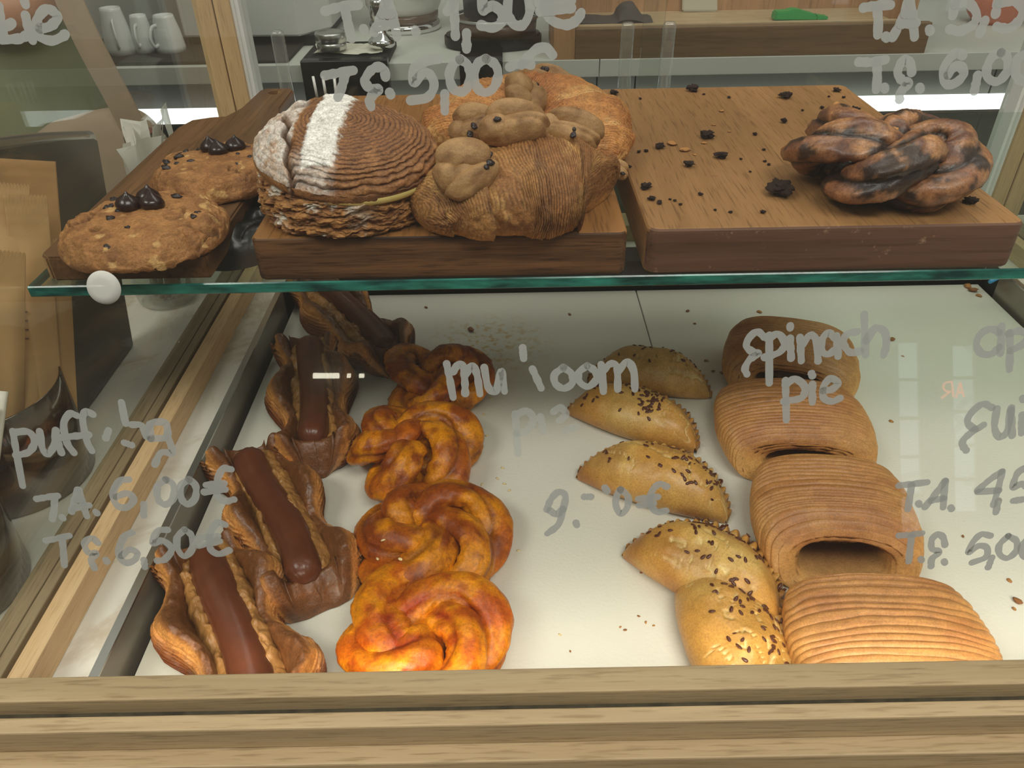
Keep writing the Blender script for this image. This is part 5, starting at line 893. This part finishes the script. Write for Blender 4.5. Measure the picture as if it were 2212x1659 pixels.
# black tamping mat with lip over the edge
pm = onz(1065, 84, ZC+0.012); tm = thing('tamping_mat', 'glossy black oval mat with a lip folded over the back counter edge', 'mat', (0, 0, 0))
th = np.linspace(0, 2*PI, 64, endpoint=False); poly = [(pm[0]+0.093*math.cos(t)*(1.0), pm[1]+0.062*math.sin(t)) for t in th]
obj('pad', prism('pad', poly, ZC+0.0002, ZC+0.024, 'xy', 0.004), M_blackg, tm)
xl, xr = ony(992, 150, 1.43)[0], ony(1086, 150, 1.43)[0]
obj('lip', prism('lip', [(1.437, -0.06), (1.4585, -0.06), (1.4585, ZC+0.0008), (pm[1]-0.05, ZC+0.0008), (pm[1]-0.05, ZC+0.012), (1.447, ZC+0.011), (1.437, ZC+0.004)], xl, xr, 'yz', 0.002), M_blackg, tm)
hp = thing('grinder_catch_dish', 'dark brown round dish with a pale rim on the black mat', 'dish', (pm[0]+0.005, pm[1]+0.022, ZC+0.0245)); obj('dish_body', lathe('db', [(0, 0), (0.078, 0), (0.080, 0.02), (0, 0.022)], 48), plain('brown_dish', (88, 66, 52), 0.35), hp); obj('dish_rim', lathe('dr', [(0.078, 0.0225), (0.083, 0.0225), (0.083, 0.027), (0.078, 0.027)], 48), M_alu, hp)
obj('grinder_body', lathe('gb', [(0, 0.0272), (0.060, 0.0272), (0.064, 0.16), (0, 0.16)], 40), plain('grinder_dark', (40, 34, 30), 0.3), hp)
# wooden pass shelf
M_pass = wood('pass_wood', (160, 120, 82), (192, 148, 104), 'z', 0.5, 0.5, 0.25); M_passf = wood('pass_wood_front', (112, 86, 56), (134, 104, 70), 'x', 0.6, 0.55, 0.25)
ws = thing('wooden_pass_box', 'long open wooden box on the back counter holding cloth, card and green bag clip', 'box', (0, 0, 0))
xL, xM, xR = ony(1196, 90, 1.462)[0], ony(1243, 90, 1.462)[0], ony(1945, 60, 1.462)[0]
emptybox('front_board', [((xM, 1.462, ZC), (xR+0.055, 1.478, 0.151))], M_passf, ws, 0.0008); emptybox('front_lip', [((xM, 1.4785, 0.149), (xR, 1.488, 0.1535))], M_oakx, ws, 0.0006)
emptybox('base_board', [((xM, 1.4785, ZC), (xR, 1.62, 0.1485))], M_oakx, ws); emptybox('back_board', [((xM, 1.6205, ZC), (xR, 1.635, 0.42))], M_pass, ws); emptybox('end_board', [((xL, 1.462, ZC), (xM-0.0005, 1.635, 0.42))], M_pass, ws, 0.001); emptybox('end_board', [((xR+0.0005, 1.4785, ZC), (xR+0.03, 1.635, 0.42))], M_pass, ws, 0.001)
ZT = 0.1488
def on_ledge(nm, lb, cat, pts, y0, y1, m):
    q = [ony(a, b_, y0) for a, b_ in pts]; lowest = min(p[2] for p in q); o = obj(nm, prism(nm, [(p[0], p[2]-lowest+ZT) for p in q], y0, y1, 'xz', 0.0025), m); return tag(o, lb, cat)
n_, m_ = 90, 30; u = np.linspace(0, 1, n_)[:, None]; v = np.linspace(0, 1, m_)[None]; pts = spline([(1243, 40), (1262, 50), (1290, 52), (1325, 54), (1334, 34), (1346, 22), (1366, 26), (1388, 52), (1404, 54)], n_); Xc = np.array([ony(a, 62, 1.53)[0] for a, b_ in pts])[:, None]; Zc = np.array([ony(a, b_, 1.53)[2]-ony(a, 62, 1.53)[2] for a, b_ in pts])[:, None]
P = np.stack([Xc+0*v, 1.502+0.075*v+0*u, ZT+0.001+np.maximum(Zc, 0.004)*np.sin(PI*np.clip(v*0.96+0.02, 0, 1))**0.55], -1); P[..., 2] += 0.003*fbm(P*60, 9, 3)*np.sin(PI*v); P[..., 2] = np.maximum(P[..., 2], ZT+0.0004)
tag(obj('dark_cloth', surf('dark_cloth', P), plain('charcoal_cloth', (66, 58, 52), 0.85, bump=0.2)), 'crumpled dark cloth lying in the wooden box', 'cloth')
on_ledge('paper_card', 'blank pale paper card leaning in the wooden box', 'card', [(1470, 62), (1545, 62), (1545, -10), (1472, -10)], 1.606, 1.6095, plain('pale_card', (196, 190, 172), 0.7))
gc = thing('bag_clip', 'green plastic bag clip lying in the wooden box', 'clip', (0, 0, 0)); M_green = plain('green_plastic', (52, 158, 78), 0.4)
q = [ony(a, b_, 1.52) for a, b_ in ((1665, 54), (1670, 36), (1700, 34), (1706, 30), (1726, 32), (1732, 36), (1752, 40), (1757, 44), (1757, 54))]; lw = min(p[2] for p in q)
obj('jaw', prism('jaw', [(p[0], p[2]-lw+ZT+0.0003) for p in q], 1.505, 1.53, 'xz', 0.002), M_green, gc); q = [ony(a, b_, 1.52) for a, b_ in ((1757, 54), (1757, 43), (1782, 47), (1780, 53))]; obj('tip', prism('tip', [(p[0]+0.0004, p[2]-lw+ZT+0.0006) for p in q], 1.508, 1.527, 'xz', 0.001), M_green, gc)
on_ledge('black_speaker', 'small black block in the corner of the wooden box', 'box', [(2064, 38), (2092, 38), (2092, 16), (2064, 16)], 1.56, 1.60, M_black) if False else None
o = obj('orange_bag', lump('orange_bag', (0.06, 0.05, 0.055), 301, 0.2, 1.4), plain('terracotta_bag', (190, 112, 84), 0.6)); p = onz(2185, 70, ZC); o.location = (p[0]+0.01, p[1]+0.09, ZC+0.046); tag(o, 'terracotta coloured bag at the end of the back counter', 'bag')

# ------------------------------------------------------------------ person in the aisle with a shoulder bag
M_skin = plain('skin', (176, 128, 100), 0.5); M_olive = plain('olive_cotton', (124, 128, 98), 0.85, bump=0.3, bscale=60, var=0.10); M_trous = plain('dark_trousers', (52, 50, 46), 0.8); M_bag = plain('taupe_canvas', (150, 132, 112), 0.8, bump=0.3, bscale=140, var=0.06); M_hair = plain('brown_hair', (58, 42, 32), 0.6)
PX, PY = -0.815, 1.175
per = thing('person', 'person in an olive shirt standing in the aisle with a taupe shoulder bag', 'person', (PX, PY, ZF))
def skinned(nm, pts, edges, m, parent, sub=2):
    me = bpy.data.meshes.new(nm); me.from_pydata([p[:3] for p in pts], edges, []); o = obj(nm, me, m, parent); md = o.modifiers.new('skin', 'SKIN'); md.use_smooth_shade = True
    for k, p in enumerate(pts): r_ = p[3] if isinstance(p[3], tuple) else (p[3], p[3]); me.skin_vertices[0].data[k].radius = r_; me.skin_vertices[0].data[k].use_root = (k == 0)
    s_ = o.modifiers.new('sub', 'SUBSURF'); s_.levels = s_.render_levels = sub; return o
B = [(0, 0, 0.96, (0.15, 0.11)), (0, 0, 1.12, (0.135, 0.10)), (0, 0.005, 1.30, (0.15, 0.11)), (0, 0, 1.43, (0.12, 0.085)), (0, 0, 1.50, 0.052), (0, 0.012, 1.56, 0.066), (0, 0.018, 1.64, 0.082), (0, 0.008, 1.71, 0.062)]
E_ = [(0, 1), (1, 2), (2, 3), (3, 4), (4, 5), (5, 6), (6, 7)]
def limb(frm, pts):
    for p in pts: B.append(p); E_.append((frm, len(B)-1)); frm = len(B)-1
    return frm
wr = limb(3, [(0.17, 0.0, 1.42, 0.058), (0.205, -0.03, 1.29, 0.044), (0.205, -0.085, 1.205, 0.036), (0.09, -0.135, 1.212, 0.032), (-0.02, -0.165, 1.21, 0.025), (-0.075, -0.175, 1.204, (0.036, 0.016))])
for k, (dx, dz, ln) in enumerate(((-0.03, 0.026, 0.9), (-0.032, 0.010, 1.05), (-0.032, -0.006, 1.0), (-0.028, -0.022, 0.8))): limb(wr, [(-0.095, -0.192, 1.192+dz, 0.009), (-0.095+dx*ln, -0.196, 1.190+dz, 0.008), (-0.095+dx*2*ln, -0.186, 1.186+dz, 0.007)])
limb(wr, [(-0.070, -0.198, 1.222, 0.010), (-0.092, -0.204, 1.238, 0.008)])
wl = limb(3, [(-0.17, 0.0, 1.42, 0.058), (-0.225, 0.0, 1.20, 0.045), (-0.23, -0.02, 1.13, 0.040), (-0.22, -0.08, 0.93, 0.028), (-0.218, -0.095, 0.875, (0.016, 0.036))])
for k in range(4): limb(wl, [(-0.222, -0.118+0.016*k, 0.835, 0.009), (-0.218, -0.120+0.016*k, 0.79+0.006*abs(k-1.5), 0.008)])
limb(wl, [(-0.205, -0.135, 0.86, 0.010), (-0.20, -0.148, 0.825, 0.008)])
for sx in (1, -1): limb(0, [(0.09*sx, 0, 0.88, 0.088), (0.095*sx, -0.01, 0.50, 0.058), (0.095*sx, 0.015, 0.28, 0.050), (0.095*sx, 0.02, 0.09, 0.034), (0.10*sx, -0.06, 0.035, 0.032), (0.105*sx, -0.14, 0.028, 0.022)])
skinned('body', B, E_, M_skin, per)
obj('hair', lump('hair', (0.098, 0.105, 0.10), 41, 0.12, 2.0), M_hair, per, loc=(0, 0.035, 1.665))
for sx in (1, -1): obj('eye', lump('eye', (0.010, 0.006, 0.005), 5, 0, 1, (10, 14), 1), plain('eye_dark', (70, 52, 44), 0.3), per, loc=(0.028*sx, -0.0615, 1.636)); obj('ear', lump('ear', (0.010, 0.016, 0.028), 6, 0.2, 1.4, (10, 14), 1), M_skin, per, loc=(0.087*sx, 0.018, 1.625))
obj('nose', lump('nose', (0.013, 0.016, 0.022), 7, 0.1, 1, (12, 14), 1), M_skin, per, loc=(0, -0.074, 1.612)); obj('mouth', lump('mouth', (0.022, 0.006, 0.006), 8, 0.1, 1, (10, 14), 1), plain('lips', (150, 84, 76), 0.5), per, loc=(0, -0.062, 1.574))
nu, nv = 90, 120; t = np.linspace(0, 1, nu)[:, None]; th = np.linspace(0, 2*PI, nv, endpoint=False)[None]; z = 0.985+0.50*t; w = np.interp(z, [0.985, 1.05, 1.15, 1.30, 1.42, 1.485], [0.222, 0.218, 0.205, 0.205, 0.165, 0.075]); d = np.interp(z, [0.985, 1.05, 1.15, 1.30, 1.42, 1.485], [0.152, 0.150, 0.142, 0.140, 0.105, 0.068])
D = np.stack([np.cos(th)+0*t, np.sin(th)+0*t, z*3+0*th], -1); fo = 1+0.05*fbm(D*1.5, 61, 3)+0.025*np.sin(th*9+z*8)*(1-t); obj('shirt', surf('shirt', np.stack([w*np.cos(th)*fo, d*np.sin(th)*fo, z+0.02*np.sin(2*th)*(1-sm(0, .1, t))], -1), None, False, True), M_olive, per)
for sx, el in ((1, [(0.150, 0.0, 1.430), (0.185, -0.02, 1.36), (0.208, -0.045, 1.28)]), (-1, [(-0.150, 0.0, 1.430), (-0.19, 0, 1.35), (-0.215, 0, 1.25)])): obj('sleeve', surf('sleeve', tube_pts(spline(el, 20), np.linspace(0.072, 0.064, 20)[:, None], 24, up=(0, 1, 0)), None, False, True), M_olive, per)
obj('trousers', surf('trousers', np.stack([np.interp(np.linspace(0, 1, 30), [0, 1], [0.172, 0.165])[:, None]*np.cos(th), 0.128*np.sin(th)+0*np.zeros((30, 1)), np.linspace(0.80, 1.03, 30)[:, None]+0*th], -1), None, False, True), M_trous, per)
for sx in (1, -1): obj('trouser_leg', surf('trouser_leg', tube_pts([(0.088*sx, 0, 0.86), (0.092*sx, -0.008, 0.50), (0.095*sx, 0.012, 0.28), (0.095*sx, 0.015, 0.06)], np.array([0.100, 0.072, 0.066, 0.058])[:, None], 24, up=(0, 1, 0)), None, False, True), M_trous, per); obj('shoe', lump('shoe', (0.045, 0.125, 0.048), 71, 0.08, 1.3), M_black, per, loc=(0.10*sx, -0.045, 0.044))
sb = thing('shoulder_bag', 'taupe canvas bag hanging by a long strap in front of the olive shirt', 'bag', (0, 0, 0))
YB = 0.995
Bc = ony(178, 330, YB); nu, nv = 60, 80; ph = np.linspace(0, PI, nu)[:, None]; th = np.linspace(0, 2*PI, nv, endpoint=False)[None]; ce = lambda a, e: np.sign(a)*np.abs(a)**e
P = np.stack([0.105*ce(np.sin(ph), 0.6)*ce(np.cos(th), 0.6), 0.030*ce(np.sin(ph), 0.7)*ce(np.sin(th), 0.8), 0.115*ce(np.cos(ph), 0.55)+0*th], -1); P[..., 2] += 0.22*P[..., 0]*(P[..., 2] > 0)-0.5*0; P = P*(1+0.05*fbm(P*14, 77, 3)[..., None])
bb = obj('bag_body', surf('bag_body', P, None, False, True, True), M_bag, sb, loc=(Bc[0]+0.012, YB, Bc[2]-0.068))
sp = [ony(128, -70, YB-0.004), ony(150, 0, YB-0.012), ony(186, 80, YB-0.022), ony(222, 150, YB-0.026), ony(262, 225, YB-0.026), ony(292, 285, YB-0.020)]
Q = spline(sp, 60); T = np.gradient(Q, axis=0); T /= np.linalg.norm(T, axis=1)[:, None]; W_ = np.cross(T, np.array([0, 1.0, 0])); W_ /= np.linalg.norm(W_, axis=1)[:, None]
hwid = 0.0165; off = [(-1, -0.0012), (1, -0.0012), (1, 0.0012), (-1, 0.0012)]; P = np.stack([Q+W_*hwid*a+np.array([0, b_, 0]) for a, b_ in off], 1); obj('strap', surf('strap', P, None, False, True, False, False), M_bag, sb)

SES = lump('sesame_seed', (0.0018, 0.0011, 0.0006), 9, 0.05, 1.0, (8, 12), 1); SES.materials.append(M_sesame)
Rz = np.array(Euler_m(b3.rotation_euler)); Pw = b3P.reshape(-1, 3) @ Rz.T+np.array(b3.location); qd = Pw-CAM
up_, vp_ = W/2+FPX*(qd @ _r)/(qd @ _f), H/2-FPX*(qd @ _u)/(qd @ _f)
for px, py in ((825, 1165), (811, 1209), (859, 1207)):
    near = np.where(np.hypot(up_-px, vp_-py) < 8)[0]; i = near[np.argmin(qd[near] @ _f)]
    obj('sesame_seed', SES, None, b3, loc=tuple(b3P.reshape(-1, 3)[i]+np.array([0, 0, 0.0003])), rot=(0.3, 0.2, px))
# ------------------------------------------------------------------ crumbs
CR = [lump('chocolate_crumb', (0.5, 0.40, 0.22), 400+k, 0.95, 2.3, (18, 24), 3) for k in range(5)]
for c in CR: c.materials.append(M_crumb)
FL = [lump('pastry_flake', (0.5, 0.36, 0.10), 420+k, 0.6, 1.8, (10, 16), 2) for k in range(4)]
for c in FL: c.materials.append(M_flake)
TF = [lump('tray_crumb', (0.5, 0.32, 0.16), 440+k, 0.6, 1.8, (8, 12), 2) for k in range(3)]
for c, m_ in zip(TF, (M_flake, plain('brown_flake', (150, 96, 48), 0.6), M_sesame)): c.materials.append(m_)
def crumb(me, nm, x, y, s, z, label, group, cat='crumb', k=0):
    p = onz(x, y, z); sc = (0.82 if 'chocolate' in nm else 1.0)*s*np.dot(p-CAM, _f)/FPX; o = obj(nm, me, None, loc=(p[0], p[1], z)); o.scale = (sc, sc, sc); o.rotation_euler = (0, 0, (x*0.37+y*0.71) % 6.28)
    o.location.z = z-min(v.co.z for v in me.vertices)*sc+0.0001; return tag(o, label, cat, group)
BIG = {(1685, 420): 'largest ragged chocolate crumb, toward the front of the crumb-strewn board', (2094, 440): 'angular chocolate crumb beside the dark twisted bun near the board corner', (1697, 212): 'upright curled chocolate crumb near the back edge of the crumb-strewn board', (1527, 298): 'knobbly chocolate crumb in the middle of the crumb-strewn board', (1497, 197): 'flat chocolate crumb at the back edge of the crumb-strewn board'}
for k, (x, y, sz) in enumerate([(1325, 205, 22), (1497, 197, 30), (1697, 212, 30), (1807, 198, 18), (1693, 265, 18), (1630, 292, 12), (1527, 298, 34), (1425, 320, 24), (1557, 342, 30), (1487, 360, 26), (1685, 420, 66), (1395, 408, 28), (1407, 432, 20), (1425, 440, 15), (1845, 243, 26), (1850, 262, 22), (2094, 440, 34), (1578, 460, 10), (1647, 460, 14), (1513, 422, 12), (1457, 435, 9), (1470, 443, 9), (1652, 350, 9), (1660, 357, 10), (1775, 235, 12), (1790, 210, 7), (1822, 212, 9), (1650, 325, 9), (1358, 362, 12), (1380, 330, 10), (1388, 400, 9), (1447, 432, 8), (1520, 205, 8), (1575, 212, 9), (1383, 215, 8), (1600, 345, 8), (1545, 455, 8), (1620, 372, 7), (1395, 328, 12), (1733, 240, 8)]):
    crumb(CR[k % 5], 'chocolate_crumb', x, y, sz, ZBr, BIG.get((x, y), 'small dark chocolate crumb scattered on the board with the twisted bun'), None if (x, y) in BIG else 'chocolate crumbs on the board')
for k, (x, y, sz) in enumerate([(1335, 226, 18), (1480, 326, 26), (1452, 312, 24), (1541, 271, 10), (1559, 241, 13), (1808, 256, 22), (1575, 285, 8), (1500, 335, 10), (1345, 230, 10), (1520, 310, 14)]):
    crumb(FL[k % 4], 'pastry_flake', x, y, sz, ZBr, 'pale golden pastry flake on the board with the twisted bun', 'pastry flakes on the board')
for k, (x, y, sz) in enumerate([(1640, 675, 13), (1485, 673, 9), (1525, 780, 10), (1540, 803, 9), (1558, 806, 10), (1925, 735, 15), (1925, 911, 11), (1230, 680, 8), (1950, 770, 7), (2080, 1160, 8), (2180, 1255, 13), (2196, 1300, 20), (2190, 1316, 11), (1385, 1238, 8), (1340, 1355, 7), (1350, 1362, 8), (1395, 1345, 8), (1380, 1332, 7), (1412, 1352, 7), (1232, 1408, 6), (2090, 620, 22), (2102, 629, 20), (2114, 640, 14), (1018, 715, 18), (920, 665, 8), (1385, 940, 7), (1285, 905, 10), (1262, 900, 9), (2160, 1080, 8), (1500, 700, 7)]):
    crumb(TF[1] if k in (23, 24, 26, 27) else TF[k % 2], 'tray_crumb', x, y, sz, 0.0, 'small pastry crumb lying on the white tray liner', 'crumbs on the tray liner')
for k, (x, y) in enumerate([(1045, 896), (1035, 915), (1075, 1035), (1086, 1012), (1090, 1046), (1041, 1047), (1060, 862), (1022, 922), (1100, 1060), (1052, 942), (1210, 1372), (1120, 1190)]):
    crumb(TF[2], 'sesame_seed', x, y, 8, 0.0, 'pale sesame seed fallen on the tray liner beside the orange buns', 'sesame seeds on the tray liner', 'seed')

# light paths: keep the stacked panes clear
C.cycles.transparent_max_bounces = 16; C.cycles.max_bounces = 8; C.cycles.diffuse_bounces = 3; C.cycles.glossy_bounces = 3
